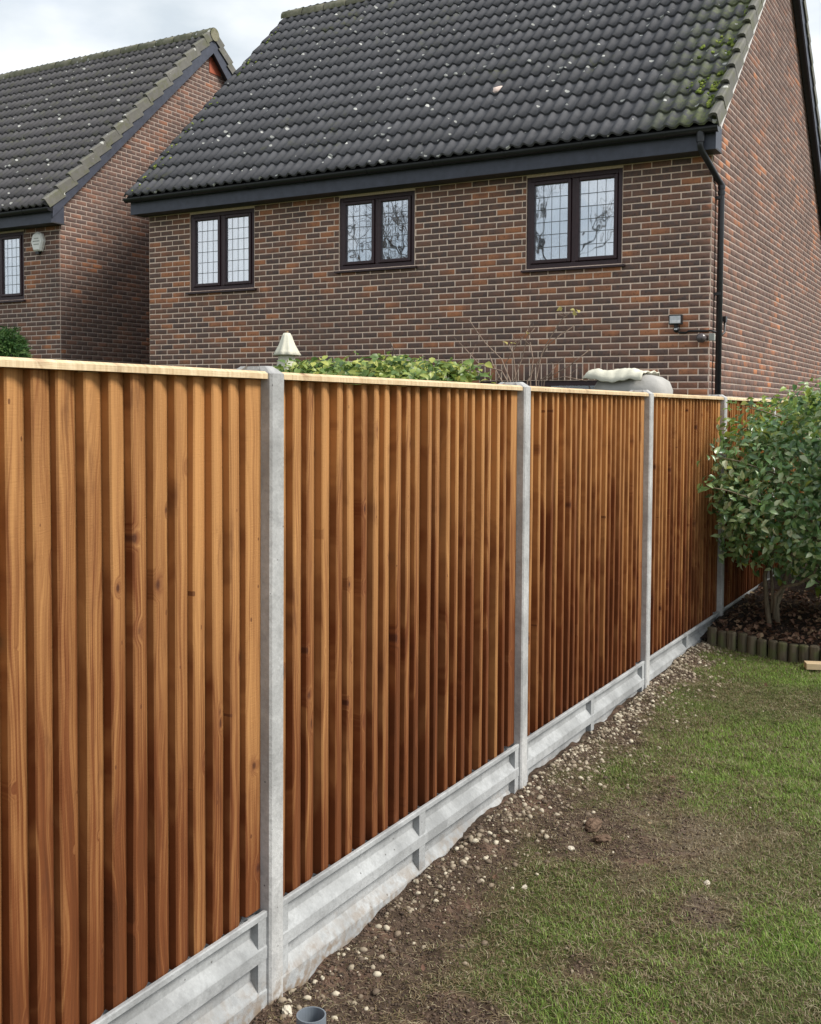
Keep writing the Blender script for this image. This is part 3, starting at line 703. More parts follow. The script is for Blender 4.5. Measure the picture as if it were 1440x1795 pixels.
tag(obj('planting_bed', mesh('planting_bed', np.c_[U.ravel(), Yb.ravel(), Zb.ravel()], np.stack([idx[:-1, :-1], idx[:-1, 1:], idx[1:, 1:], idx[1:, :-1]], -1).reshape(-1, 4), m_mulch(), True)), kind='structure')
# fallen leaves on the bed
def leaf_geo(L=.08, W=.032, fold=.25, droop=.2):
    V = [(0, 0, 0), (L*.30, W*.8, W*fold), (L*.62, W*.75, W*fold-L*droop*.4), (L, 0, -L*droop), (L*.62, -W*.75, W*fold-L*droop*.4), (L*.30, -W*.8, W*fold), (L*.32, 0, 0), (L*.64, 0, -L*droop*.35)]
    return V, [(0, 6, 1), (6, 7, 2, 1), (7, 3, 2), (0, 5, 6), (5, 4, 7, 6), (4, 3, 7)]
def leaf_tri(L, W, fold, droop):
    V, _ = leaf_geo(L, W, fold, droop)
    return V, np.array([(0, 6, 1), (6, 7, 2), (6, 2, 1), (7, 3, 2), (0, 5, 6), (5, 4, 7), (5, 7, 6), (4, 3, 7)])
def m_leaf(name, stops, rough=.4, spec=.5, trans=.33):
    g = G(name, rough, spec); r = g.rnd(); c = g.ramp(r, stops); p = g.pos()
    c = g.mix(g.math('MULTIPLY', g.noise(p, 60, 2), .4), c, g.mix(.5, c, (.02, .03, .01)))
    g.col(c); t = g.t; o = [n for n in t.nodes if n.type == 'OUTPUT_MATERIAL'][0]
    tb = g.n('BsdfTranslucent'); g.set(tb.inputs[0], c); ms = g.n('MixShader'); ms.inputs[0].default_value = trans
    t.links.new(g.b.outputs[0], ms.inputs[1]); t.links.new(tb.outputs[0], ms.inputs[2]); t.links.new(ms.outputs[0], o.inputs[0]); return g.m
LEAF = m_leaf('bush_leaf', [(0, (.06, .13, .05)), (.35, (.14, .27, .095)), (.65, (.24, .40, .15)), (.85, (.40, .52, .26)), (1, (.62, .67, .44))], .30, .8)
LEAFY = m_leaf('young_leaf', [(0, (.14, .26, .04)), (.5, (.27, .38, .06)), (1, (.44, .46, .10))], .4, .5)
DRY = m_leaf('fallen_leaf', [(0, (.07, .035, .022)), (.5, (.15, .08, .055)), (.8, (.25, .16, .105)), (1, (.34, .25, .15))], .7, .2, .1)
def rmat(p, s=1, tilt=None, nrm=None):
    if nrm is None: q = Matrix.Rotation(random.uniform(0, 6.28), 4, 'Z') @ Matrix.Rotation(random.gauss(0, tilt or .4), 4, 'X') @ Matrix.Rotation(random.gauss(0, tilt or .4), 4, 'Y')
    else: q = Vector(nrm).to_track_quat('Z', 'X').to_matrix().to_4x4() @ Matrix.Rotation(random.uniform(0, 6.28), 4, 'Z')
    return Matrix.Translation(Vector(p)) @ q @ Matrix.Scale(s, 4)
dl = mesh('fallen_leaf', *leaf_tri(.05, .02, .4, -.2), DRY)
ms = []
for _ in range(2600):
    u, v = random.uniform(.05, 2.2), random.random()**1.3*1.6; y = A[1]+.06+u*dirv[1]/dirv[0]+v
    ms.append(rmat((u, y, float(base_z(y))+.085+.03*min(v*2, 1)+random.uniform(0, .025)), random.uniform(.35, .95), .5))
tag(obj('leaf_litter', join_inst('leaf_litter', dl, ms, DRY)), 'brown fallen leaves and twigs covering the planting bed', 'leaf litter', kind='stuff')

# ------------------------------------------------------------------ the bush
def m_bark(name, c):
    g = G(name, .9, .15); o = g.pos(); n = g.noise(g.scale(o, (40, 40, 7)), 1, 5, .65)
    g.col(g.ramp(n, [(.3, tuple(x*.5 for x in c)), (.7, tuple(x*1.3 for x in c))])); g.bump(n, .7, .01); return g.m
BARK = m_bark('bark', (.20, .165, .115)); BARKD = m_bark('bark_grey', (.10, .085, .075))
BX, BY = .42, 7.86; BB = at(1352, 1098, 'z', .245); BBx, BBy = float(BB[0]), float(BB[1])
bush = empty('leafy_bush', (BBx, BBy, .24), 'round evergreen bush with glossy leaves and several bare stems in the bed', 'bush')
CC = np.array([.76, 7.74, 1.18]); CR = np.array([.78, .80, .63])
def stem(pts, r, name='stem', mt=BARK, par=None):
    MB().tube(pts, r, 8).build(name, mt, par or bush, smooth=True)
b0 = np.array([BBx, BBy, .20])
def sp(px, py, dy=0): P = at(px, py, 'y', BBy+dy); return P
stem([b0, sp(1345, 1060), sp(1341, 1010, .05), sp(1352, 975, .05), sp(1362, 930, .1), sp(1380, 860, .25)], [.020, .017, .014, .013, .011, .007])
stem([b0+[.04, .02, 0], sp(1362, 1060), sp(1377, 1020, -.03), sp(1388, 980, -.05), sp(1402, 930, .1), sp(1420, 870, .25)], [.021, .018, .016, .014, .011, .007])
stem([sp(1357, 1085, -.02), sp(1360, 1045, -.05), sp(1375, 1028, -.08), sp(1400, 1024, -.1), sp(1425, 1010, -.1), sp(1450, 960, -.1)], [.012, .013, .012, .011, .009, .006])
stem([sp(1354, 1075), sp(1355, 1030, .04), sp(1352, 1000, .08), sp(1360, 960, .1)], [.012, .010, .009, .007])
for _ in range(26):
    a = rng.normal(size=3); a /= np.linalg.norm(a); a[2] = abs(a[2])*.8-.1
    q = CC+a*CR*.85; s0 = CC+np.array([rng.uniform(-.2, .2), rng.uniform(-.2, .2), -.45])
    stem([s0, (s0+q)/2+rng.normal(size=3)*.05, q], [.010, .007, .003], 'twig')
lm_, lf_ = leaf_tri(.060, .0175, .45, .25)
LM = mesh('leaf', lm_, lf_, LEAF, False); LMY = mesh('leaf_young', leaf_tri(.062, .018, .45, .2)[0], lf_, LEAFY, False)
pts = []
while len(pts) < 13000:
    d = rng.normal(size=3); d /= np.linalg.norm(d)
    sq = 1/np.power(np.sum(np.abs(d)**4.0), 1/4.0)
    lump = 1+.14*math.sin(5*d[0]+3*d[2]+1)*math.cos(4*d[1]-2*d[2])+.09*math.sin(9*d[0]+7*d[1])+rng.normal()*.025
    rr = (1-abs(rng.normal())*.13) if rng.random() < .8 else rng.random()**.4
    P = CC+d*CR*sq*.93*lump*rr
    if d[2] < -.55 and rng.random() < .5: continue
    if P[0] < .05 or P[2] < .60+.07*math.sin(P[0]*9): continue
    pts.append((P, d))
for (px, py), n in (((1236, 852), 12), ((1255, 800), 10), ((1300, 712), 16), ((1425, 700), 40), ((1390, 705), 25), ((1410, 690), 25), ((1440, 690), 30)):      # shoots standing out of the clipped outline
    yy = {1236: 6.75, 1255: 6.9, 1300: 7.2}.get(px, 7.2); c = at(px, py, 'y', yy)
    for _ in range(n): pts.append((c+rng.normal(size=3)*[.05, .05, .035], np.array([rng.normal()*.6, -.5, .7])))
    if n < 20: stem([c+np.array([.35, .25, -.12]), c+np.array([.12, .1, -.03]), c], [.006, .004, .002], 'twig')
lo, ly = [], []
for P, d in pts:
    nr = Vector(d*np.array([1, 1, .7])+np.array([0, -.15, .75])+rng.normal(size=3)*.7)
    young = (P[2] > CC[2]+.36 and rng.random() < .42) or rng.random() < .04
    (ly if young else lo).append(rmat(P, random.uniform(.65, 1.25), nrm=nr))
dist = lambda m: (m.translation-Vector(CAM)).length if proj(m.translation)[0] < 1450 else 99
lo.sort(key=dist); ly.sort(key=dist)
for m in lo[:240]: obj('leaf', LM, bush, m)
for m in ly[:60]: obj('leaf', LMY, bush, m)
tag(obj('foliage', join_inst('foliage', LM, lo[240:], LEAF), bush), kind='stuff')
tag(obj('young_foliage', join_inst('young_foliage', LMY, ly[60:], LEAFY), bush), kind='stuff')
# darker shrubs filling the back of the bed
def shrub(name, label, c, r, n, me, mt, twigs=True, zmin=.0, cat='shrub', base=None):
    e = empty(name, (c[0], c[1], base if base is not None else c[2]-r[2]), label, cat)
    ms = []
    while len(ms) < n:
        d = rng.normal(size=3); d /= np.linalg.norm(d)
        P = np.array(c)+d*np.array(r)*(1+.15*math.sin(6*d[0]+5*d[2]))*(1-abs(rng.normal())*.22)
        if P[2] < zmin: continue
        ms.append(rmat(P, random.uniform(.6, 1.3), nrm=Vector(d+np.array([0, 0, .6])+rng.normal(size=3)*.6)))
    tag(obj('foliage', join_inst('foliage', me, ms, mt), e), kind='stuff')
    b0 = (c[0], c[1], base if base is not None else c[2]-r[2]); st = MB()
    for _ in range(7):
        a = rng.uniform(-1, 1, 2); st.tube([b0, (c[0]+a[0]*r[0]*.4, c[1]+a[1]*r[1]*.4, c[2]-.2*r[2]), (c[0]+a[0]*r[0]*.8, c[1]+a[1]*r[1]*.8, c[2]+r[2]*.6)], [.016, .010, .004], 6)
    st.build('stems', BARKD, e, smooth=True); return e
shrub('dark_shrub', 'dark leafy shrub in the shade behind the bush stems', (.95, 9.1, .80), (.7, .55, .70), 2600, LM, LEAF, base=.2)
shrub('shade_shrub', 'tall broad evergreen shrub at the right edge beside the bush', (2.0, 9.7, 1.1), (.95, .9, 1.05), 4200, LM, LEAF, base=.15)  # out of view, added to cast shade on the fence behind the bush
shrub('dark_shrub', 'dark leafy shrub in the far corner of the bed', (.47, 9.9, .9), (.42, .5, .8), 1500, LM, LEAF, base=.2)
shrub('low_plant', 'low leafy plant right of the bush stems', (.80, 7.95, .48), (.20, .25, .24), 230, LM, LEAFY, base=.3)

# ------------------------------------------------------------------ things over the fence
HL = mesh('hedge_leaf', *leaf_tri(.075, .03, .3, .3), LEAFY)
HLEAF = m_leaf('hedge_leaf', [(0, (.08, .15, .04)), (.4, (.18, .28, .07)), (.7, (.32, .40, .09)), (1, (.55, .56, .14))], .42, .5); HL.materials.clear(); HL.materials.append(HLEAF)
hy = 7.6; ZH = float(at(660, 640, 'y', 7.6)[2])
Lh, Rh = at(520, 650, 'y', hy), at(806, 655, 'y', hy)
e = empty('garden_shrub', ((Lh[0]+Rh[0])/2, hy, 0), 'yellow-green variegated shrub showing above the fence', 'shrub')
ms = []; sk = MB()
for _ in range(6800):
    t = rng.random(); x = Lh[0]+(Rh[0]-Lh[0])*t; topz = ZH+.05*math.sin(t*13)+.04*math.sin(t*29+1)-.11*max(0, .16-t)/.16+.05*max(0, t-.9)/.1-.07*(.80 < t < .9)
    ms.append(rmat((x, hy+rng.normal()*.28, topz-(abs(rng.normal())*.16 if _ < 3000 else rng.random()*1.75)), random.uniform(.6, 1.2), nrm=Vector((rng.normal()*.6, -.4+rng.normal()*.5, .8))))
tag(obj('foliage', join_inst('foliage', HL, ms, HLEAF), e), kind='stuff')
for t in np.linspace(.04, .96, 14):
    x = Lh[0]+(Rh[0]-Lh[0])*t; sk.tube([(x, hy, -.02), (x+.03, hy+.05, 1.0), (x+rng.uniform(-.1, .1), hy, 1.85)], [.02, .014, .005], 6)
sk.build('stems', BARKD, e, smooth=True)
# bare twiggy shrub with a few yellow leaves
ty = 10.4
tb_ = at(930, 700, 'y', ty); e = empty('bare_shrub', (tb_[0], ty, 0), 'thin leafless shrub with a few yellow leaves in front of the house wall', 'shrub')
TWIG = m_bark('twig_bark', (.30, .22, .17))
lines = [[(895, 668), (880, 630), (850, 600), (822, 560)], [(900, 668), (915, 630), (925, 590), (938, 575)], [(925, 668), (940, 640), (965, 600), (1008, 570)], [(940, 668), (950, 620), (960, 600), (985, 560), (1003, 545)],
         [(880, 668), (865, 640), (858, 620)], [(905, 668), (900, 620), (893, 604)], [(950, 668), (1000, 640), (1035, 612)], [(955, 668), (990, 660), (1030, 668)], [(890, 668), (880, 650), (842, 640), (815, 610)], [(930, 668), (935, 630), (930, 600)],
         [(870, 668), (885, 640), (905, 606), (926, 578)], [(945, 668), (965, 655), (975, 640)]]
for L in lines:
    off = random.uniform(-.25, .25); b_ = (tb_[0]+random.uniform(-.15, .15), ty, -.02); P = [at(a, b, 'y', ty+off) for a, b in L]
    MB().tube([b_]+P, [.010]+[.0075-.0045*i/len(P) for i in range(len(P))], 5).build('branch', TWIG, e, smooth=True)
    for _ in range(2):
        q = P[-1]+(P[-2]-P[-1])*random.random(); MB().tube([q, q+np.array([random.uniform(-.12, .12), random.uniform(-.1, .1), random.uniform(.03, .14)])], [.003, .0015], 4).build('twig', TWIG, e)
YL = mesh('yellow_leaf', *leaf_tri(.07, .03, .3, .3), m_leaf('yellow_leaf', [(0, (.50, .42, .13)), (1, (.62, .55, .22))], .5, .3))
for q in ((980, 543), (987, 541), (1000, 543), (1008, 546), (1012, 543), (1004, 549), (896, 602), (890, 604), (925, 583)):
    obj('leaf', YL, e, rmat(at(q[0], q[1], 'y', ty), random.uniform(.8, 1.2), .5))
# another thin sapling seen over the shrub
P = [at(a, b, 'y', 8.4) for a, b in ((690, 668), (688, 630), (690, 612), (683, 597))]
e = empty('sapling', (P[0][0], 8.4, 0), 'single dark twig standing above the yellow-green shrub', 'sapling')
MB().tube([(P[0][0], 8.4, -.02)]+P, [.01, .007, .006, .005, .003], 5).build('branch', BARKD, e); MB().tube([P[1], P[1]+np.array([.06, 0, .07])], [.004, .002], 4).build('twig', BARKD, e)
# closed parasol
py = 9.6; C = at(503, 620, 'y', py); k = lambda a: C[2]+(620-a)/F*((np.array([C[0], py, C[2]])-CAM)@fw)
s_ = ((C-CAM)@fw)/F
e = empty('closed_parasol', (C[0], py, 0), 'closed cream garden parasol with two hanging tiers beside the house wall', 'parasol')
def m_cloth(name, c, r=.85):
    g = G(name, r, .15); n = g.noise(g.pos(), 6, 4); g.col(g.ramp(n, [(.3, tuple(x*.82 for x in c)), (.7, c)])); g.bump(g.noise(g.pos(), 18, 3), .3, .02); return g.m
CREAM = m_cloth('cream_canvas', (.66, .64, .53)); GREYC = m_cloth('grey_cover', (.42, .41, .39))
def pleat(prof, n=36, folds=9, amp=.16):
    V = [(C[0]+r*(1+amp*(i/len(prof))*math.cos(folds*2*math.pi*j/n))*math.cos(2*math.pi*j/n), py+r*(1+amp*(i/len(prof))*math.cos(folds*2*math.pi*j/n))*math.sin(2*math.pi*j/n), z) for i, (r, z) in enumerate(prof) for j in range(n)]
    return V, [(i*n+j, i*n+(j+1) % n, (i+1)*n+(j+1) % n, (i+1)*n+j) for i in range(len(prof)-1) for j in range(n)]
b = MB(); b.add(*pleat([(.004, k(583)), (6*s_, k(584)), (9*s_, k(590)), (14*s_, k(604)), (20*s_, k(616)), (23*s_, k(622)), (22*s_, k(623)), (14*s_, k(620))])); b.build('upper_canopy', CREAM, e, smooth=True)
b = MB(); b.add(*pleat([(13*s_, k(614)), (15*s_, k(630)), (18*s_, k(648)), (16*s_, k(680)), (12*s_, k(740)), (9*s_, k(760))], folds=7, amp=.25)); b.build('lower_canopy', CREAM, e, smooth=True)
MB().tube([(C[0], py, 0), (C[0], py, k(580))], .019, 10).build('pole', m_bark('pole_wood', (.3, .2, .12)), e)
MB().lathe([(0, .0), (.24, 0), (.24, .05), (.05, .08), (.03, .2)], (C[0], py, -.01), 20).build('base', GREYC, e)
# covered garden furniture
cy_ = 10.7; Lc, Rc = at(1040, 690, 'y', cy_), at(1171, 690, 'y', cy_); tz = at(1100, 650, 'y', cy_)[2]
e = empty('covered_barbecue', ((Lc[0]+Rc[0])/2, cy_, 0), 'grey covered barbecue with a cream cloth thrown over its top by the house wall', 'barbecue cover')
cx_, hw = (Lc[0]+Rc[0])/2+.03, (Rc[0]-Lc[0])/2
b = MB(); prof = [(.0, tz-.035), (.45, tz-.04), (.72, tz-.065), (.9, tz-.11), (1., tz-.2), (.97, tz-.5), (1.0, .05), (.98, 0)]; n = 30
V = [(cx_+hw*r*math.copysign(abs(math.cos(t))**.7, math.cos(t))*(1+.03*math.sin(5*t+z*9)), cy_+.30*r*math.copysign(abs(math.sin(t))**.7, math.sin(t)), z) for r, z in prof for t in [2*math.pi*j/n for j in range(n)]]
b.add(V, [(i*n+j, i*n+(j+1) % n, (i+1)*n+(j+1) % n, (i+1)*n+j) for i in range(len(prof)-1) for j in range(n)]); b.build('cover', GREYC, e, smooth=True)
nx, ny = 26, 16; V = []
for j in range(ny):
    for i in range(nx):
        u, v = i/(nx-1), j/(ny-1); x = cx_-hw*1.06+u*hw*1.55; y = cy_-.34+v*.66
        ru = max(abs((x-cx_)/hw), abs(y-cy_)/.31); z = tz+.004-.03*max(0, ru-.5)-.42*max(0, ru-.88)**1.0-(.02*u)
        z += .012*math.sin(9*u+5*v)+.010*math.sin(21*v-7*u+1)+.006*math.sin(33*u)
        z -= .10*max(0, u-.80)*abs(v-.5)
        V.append((x, y, z+.012))
Fs = [(j*nx+i, j*nx+i+1, (j+1)*nx+i+1, (j+1)*nx+i) for j in range(ny-1) for i in range(nx-1)]
cl = MB(); cl.add(V, Fs); o = cl.build('cloth', CREAM, e, smooth=True, recalc=False); md = o.modifiers.new('thick', 'SOLIDIFY'); md.thickness = .012
# clipped conifer-like shrub at the left
CONL = mesh('needle_spray', *leaf_tri(.10, .012, .2, .1), m_leaf('conifer_green', [(0, (.022, .06, .018)), (.5, (.05, .12, .03)), (1, (.11, .19, .05))], .6, .3))
Pc = at(8, 605, 'y', 8.2)
e = empty('conifer_shrub', (Pc[0], 8.2, 0), 'dark green feathery conifer shrub at the left edge above the fence', 'shrub')
ms = []
for _ in range(7000):
    d = rng.normal(size=3); d /= np.linalg.norm(d); P = np.array([Pc[0], 8.2, Pc[2]-.16])+d*np.array([.24, .24, .34])*(1+.10*math.sin(7*d[0]))*(1-abs(rng.normal())*.15)
    if rng.random() < .55: hh = rng.random(); P = np.array([Pc[0]+d[0]*.26*(.7+.3*hh), 8.2+d[1]*.26*(.7+.3*hh), .08+1.75*hh])
    ms.append(rmat(P, random.uniform(.6, 1.1), nrm=Vector((d[0]*1.2+rng.normal()*.3, d[1]*1.2+rng.normal()*.3, rng.normal()*.4))) @ Matrix.Rotation(-.9, 4, 'Y'))
tag(obj('foliage', join_inst('foliage', CONL, ms, CONL.materials[0]), e), kind='stuff')
MB().tube([(Pc[0], 8.2, -.02), (Pc[0], 8.2, 1.9)], [.04, .02], 8).build('trunk', BARKD, e)

# ------------------------------------------------------------------ fittings on the walls
P = at(1184.5, 560, 'y', YW-.12); fx, fz = P[0], P[2]
e = empty('floodlight', (fx, YW-.01, fz-.08), 'small black floodlight with motion sensor on the house wall by the corner', 'floodlight')
b = MB(); b.box(fx-.075, fx+.075, YW-.13, YW-.07, fz-.055, fz+.055); h = b.build('housing', BLACKP, e, bevel=.01)
LENS = plain('lamp_lens', (.55, .56, .58), .2, .6); REFL = plain('lamp_reflector', (.75, .75, .76), .3, .5)
MB().box(fx-.06, fx+.06, YW-.1345, YW-.1305, fz-.042, fz+.040).build('lens', LENS, h)
MB().box(fx-.055, fx+.055, YW-.1385, YW-.1355, fz-.038, fz-.008).build('reflector', REFL, h)
MB().box(fx-.02, fx+.02, YW-.10, YW-.005, fz-.075, fz-.055).build('bracket', BLACKP, e)
b = MB(); b.lathe([(0, -.055), (.022, -.05), (.034, -.03), (.034, 0), (.02, .012), (0, .014)], (fx+.01, YW-.10, fz-.09), 12); s = b.build('sensor', BLACKP, e, smooth=True)
MB().box(fx-.008, fx+.026, YW-.138, YW-.1325, fz-.115, fz-.098).build('sensor_window', LENS, s)
P = [at(a, b, 'y', YW-.02) for a, b in ((1190, 583), (1203, 583), (1208, 580), (1240, 580), (1246, 579), (1256, 582))]
tag(MB().tube(P, .011, 8).build('cable_conduit', BLACKP, smooth=True), 'short black cable conduit running from the floodlight to the downpipe', 'conduit')
P = at(1230, 592, 'y', YW-.07)
e = empty('dome_camera', (P[0], YW-.005, P[2]), 'dark dome security camera on the wall under the cable', 'camera')
b = MB(); b.lathe([(0, -.055), (.03, -.05), (.052, -.025), (.058, .0), (.05, .03), (.02, .05), (0, .052)], (P[0], YW-.075, P[2]), 16); b.build('dome', plain('dome_grey', (.09, .075, .075), .25, .6), e, smooth=True)
MB().box(P[0]-.02, P[0]+.02, YW-.03, YW-.004, P[2]-.02, P[2]+.02).build('mount', BLACKP, e)
P = at(1249, 590, 'y', YW-.03)
tag(MB().box(P[0]-.03, P[0]+.03, YW-.055, YW-.004, P[2]-.045, P[2]+.035).build('junction_box', plain('grey_plastic', (.32, .33, .30), .5, .4), bevel=.006), 'small grey junction box between the dome camera and the downpipe', 'junction box')
P = at(1273, 580, 'x', XR+.05)
e = empty('meter_pipe', (XR+.01, P[1], P[2]), 'small black cable bracket on the side wall beside the downpipe', 'bracket')
MB().tube([(XR+.03, P[1]-.05, P[2]+.13), (XR+.05, P[1]-.05, P[2]+.12), (XR+.05, P[1]-.06, P[2]-.02), (XR+.05, P[1]-.2, P[2]-.06)], .012, 8).build('tube', BLACKP, e, smooth=True)
MB().box(XR+.006, XR+.07, P[1]-.09, P[1]-.02, P[2]+.10, P[2]+.16).build('clamp', BLACKP, e)
# alarm box on the other house
P = at(65.5, 425, 'y', YW2-.05); s_ = ((P-CAM)@fw)/F
e = empty('alarm_box', (P[0], YW2-.01, P[2]-.1), 'white hexagonal burglar alarm box on the left house', 'alarm box')
hexp = [(-11, 15), (0, 19), (11, 15), (15.5, 2), (9, -15), (-9, -15), (-15.5, 2)]
b = MB(); n = len(hexp); V = [(P[0]+a*s_*sc, YW2-yy, P[2]+c*s_*sc) for yy, sc in ((.006, 1), (.05, 1), (.075, .82)) for a, c in hexp]
b.add(V, [(i, (i+1) % n, n+(i+1) % n, n+i) for i in range(n)]+[(n+i, n+(i+1) % n, 2*n+(i+1) % n, 2*n+i) for i in range(n)]+[tuple(range(2*n, 3*n))]); cv = b.build('cover', WHITEP, e)
PRINT = plain('faded_print', (.42, .42, .38), .5)
for zz, wd in ((.062, .05), (.02, .075), (-.03, .06)): MB().box(P[0]-wd, P[0]+wd, YW2-.0775, YW2-.0755, P[2]+zz-.008, P[2]+zz+.008).build('faded_marking', PRINT, cv)
MB().box(P[0]-.035, P[0]+.035, YW2-.06, YW2-.006, P[2]-15*s_-.045, P[2]-15*s_-.002).build('strobe', BLACKP, e)
# a red vent tile near the top of the left gable
P = at(377, 116, 'x', XR2+.01)
tag(MB().box(XR2+.006, XR2+.014, P[1]-.16, P[1]+.16, P[2]-.15, P[2]+.15).build('air_brick', plain('terracotta', (.36, .10, .055), .8), H2, bevel=.004))
# pale lump lying on the roof
def on_roof(px, py):
    v = fw+(px-CX)/F*rt+(py-CY)/F*dn; n = I1['nv']; o = Vector((0, I1['ey'], EZ+.055)); t = (o-Vector(CAM)).dot(n)/Vector(v).dot(n); return Vector(CAM)+t*Vector(v)
P = on_roof(872, 157); b = bmesh.new(); bmesh.ops.create_icosphere(b, subdivisions=2, radius=1)
for v in b.verts: v.co = Vector((v.co.x*.085, v.co.y*.06, v.co.z*.038))*(1+.18*math.sin(9*v.co.x+5*v.co.y)+random.uniform(-.05, .05))
me = bpy.data.meshes.new('broken_mortar'); b.to_mesh(me); b.free(); me.materials.append(plain('pink_mortar', (.66, .52, .46), .9, .1, 40, .15)); me.polygons.foreach_set('use_smooth', np.ones(len(me.polygons), dtype=bool))
tag(obj('mortar_lump', me, None, Matrix.Translation(P-I1['nv']*.005) @ Matrix.Rotation(I1['a'], 4, 'X') @ Matrix.Rotation(.5, 4, 'Z')), 'pale pink lump lying on the main house roof', 'lump')
# moss cushions along the right verge of the main roof
b = bmesh.new(); bmesh.ops.create_icosphere(b, subdivisions=1, radius=1); mm = bpy.data.meshes.new('moss'); b.to_mesh(mm); b.free()
def m_moss():
    g = G('moss', .95, .1); g.col(g.ramp(g.rnd(), [(0, (.07, .10, .02)), (.5, (.15, .20, .04)), (1, (.27, .31, .07))])); g.bump(g.noise(g.pos(), 90, 4), .9, .02); return g.m
mm.materials.append(m_moss()); ms = []
up, nv = I1['up'], I1['nv']; R3 = Matrix.Rotation(I1['a'], 4, 'X')
for _ in range(800):
    x = -1.10-abs(rng.normal())*.17-.05; v = int(rng.integers(0, 12))*GA+abs(rng.normal())*.11; q = abs(math.sin((x+9.555)/(TW/2)*math.pi))
    if vnoise(x, v, 2.3, 5) < .38: continue
    P = Vector((x, I1['ey'], EZ))+up*v+nv*(.026+.012*q)
    s = random.uniform(.008, .028); ms.append(Matrix.Translation(P) @ R3 @ Matrix.Diagonal((s*1.2, s*1.5, s*.6, 1)))
for _ in range(70):
    x = -9.5+abs(rng.normal())*.10; v = rng.random()*5.3; P = Vector((x, I1['ey'], EZ))+up*v+nv*.04; s = random.uniform(.008, .022); ms.append(Matrix.Translation(P) @ R3 @ Matrix.Diagonal((s*1.3, s*1.6, s*.6, 1)))
tag(obj('moss', join_inst('moss', mm, ms, mm.materials[0], True), I1['roof']), kind='stuff')

# ------------------------------------------------------------------ on the grass
PIPE = plain('grey_pvc', (.16, .185, .215), .45, .4, 12, .1); PIPEI = plain('pipe_inside', (.02, .021, .023), .6)
P = at(546, 1779, 'z', .115); z1 = .115; r = .039
e = MB(); e.lathe([(r*.90, -.12), (r*.90, z1), (r, z1), (r, -.12)], (P[0], P[1], 0), 28)
tag(e.build('pipe_offcut', PIPE, smooth=False), 'open grey plastic pipe standing upright in the soil by the nearest post', 'pipe')
P = gpt(1412, 1172); P2 = gpt(1500, 1180); 
e = MB(); L = .75; e.box(0, L, -.04, .04, .0, .038)
o = obj('timber_offcut', e.me('timber_offcut', CAPW, bevel=.003), None, Matrix.Translation((P[0], P[1], bz(P)+.012)) @ Matrix.Rotation(math.atan2(P2[1]-P[1], P2[0]-P[0])+.25, 4, 'Z')); tag(o, 'pale sawn timber offcut lying on the lawn by the log edging', 'timber')
# clods, stones
def lump(name, px, py, s, c, label, cat, seed):
    P = gpt(px, py); r = random.Random(seed); b = bmesh.new(); bmesh.ops.create_icosphere(b, subdivisions=3, radius=1); ph = [r.uniform(0, 6) for _ in range(6)]
    for v in b.verts:
        k = 1+.16*math.sin(4*v.co.x+ph[0])*math.cos(3*v.co.y+ph[1])+.10*math.sin(7*v.co.y+6*v.co.z+ph[2])+r.uniform(-.06, .06); v.co = Vector((v.co.x*s[0], v.co.y*s[1], v.co.z*s[2]))*k
    me = bpy.data.meshes.new(name); b.to_mesh(me); b.free(); me.materials.append(c)
    tag(obj(name, me, None, Matrix.Translation((P[0], P[1], bz(P)+s[2]*.35)) @ Matrix.Rotation(ph[3], 4, 'Z')), label, cat)
CLOD = plain('soil_clod', (.13, .088, .062), .95, .1, 60, .4, .8); FLINT = plain('pale_flint', (.52, .47, .38), .7, .2, 50, .25, .4)
lump('soil_clod', 1040, 1452, (.055, .03, .022), CLOD, 'flat clod of earth on the bare patch, larger of two', 'clod', 1)
lump('soil_clod', 1058, 1474, (.034, .022, .016), CLOD, 'small clod of earth just below the larger one', 'clod', 2)
lump('flint_stone', 1001, 1490-0, (.013, .011, .008), FLINT, 'pale stone at the edge of the bare patch', 'stone', 3)
lump('flint_stone', 1240, 1545, (.014, .009, .010), FLINT, 'small white stone on the pale worn turf', 'stone', 4)
lump('flint_stone', 503, 1783, (.020, .014, .012), FLINT, 'pale stone between the grey pipe and the nearest post', 'stone', 5)
lump('flint_stone', 920, 1555, (.013, .010, .009), FLINT, 'pale stone on the thin turf in front of the second gravel board', 'stone', 6)
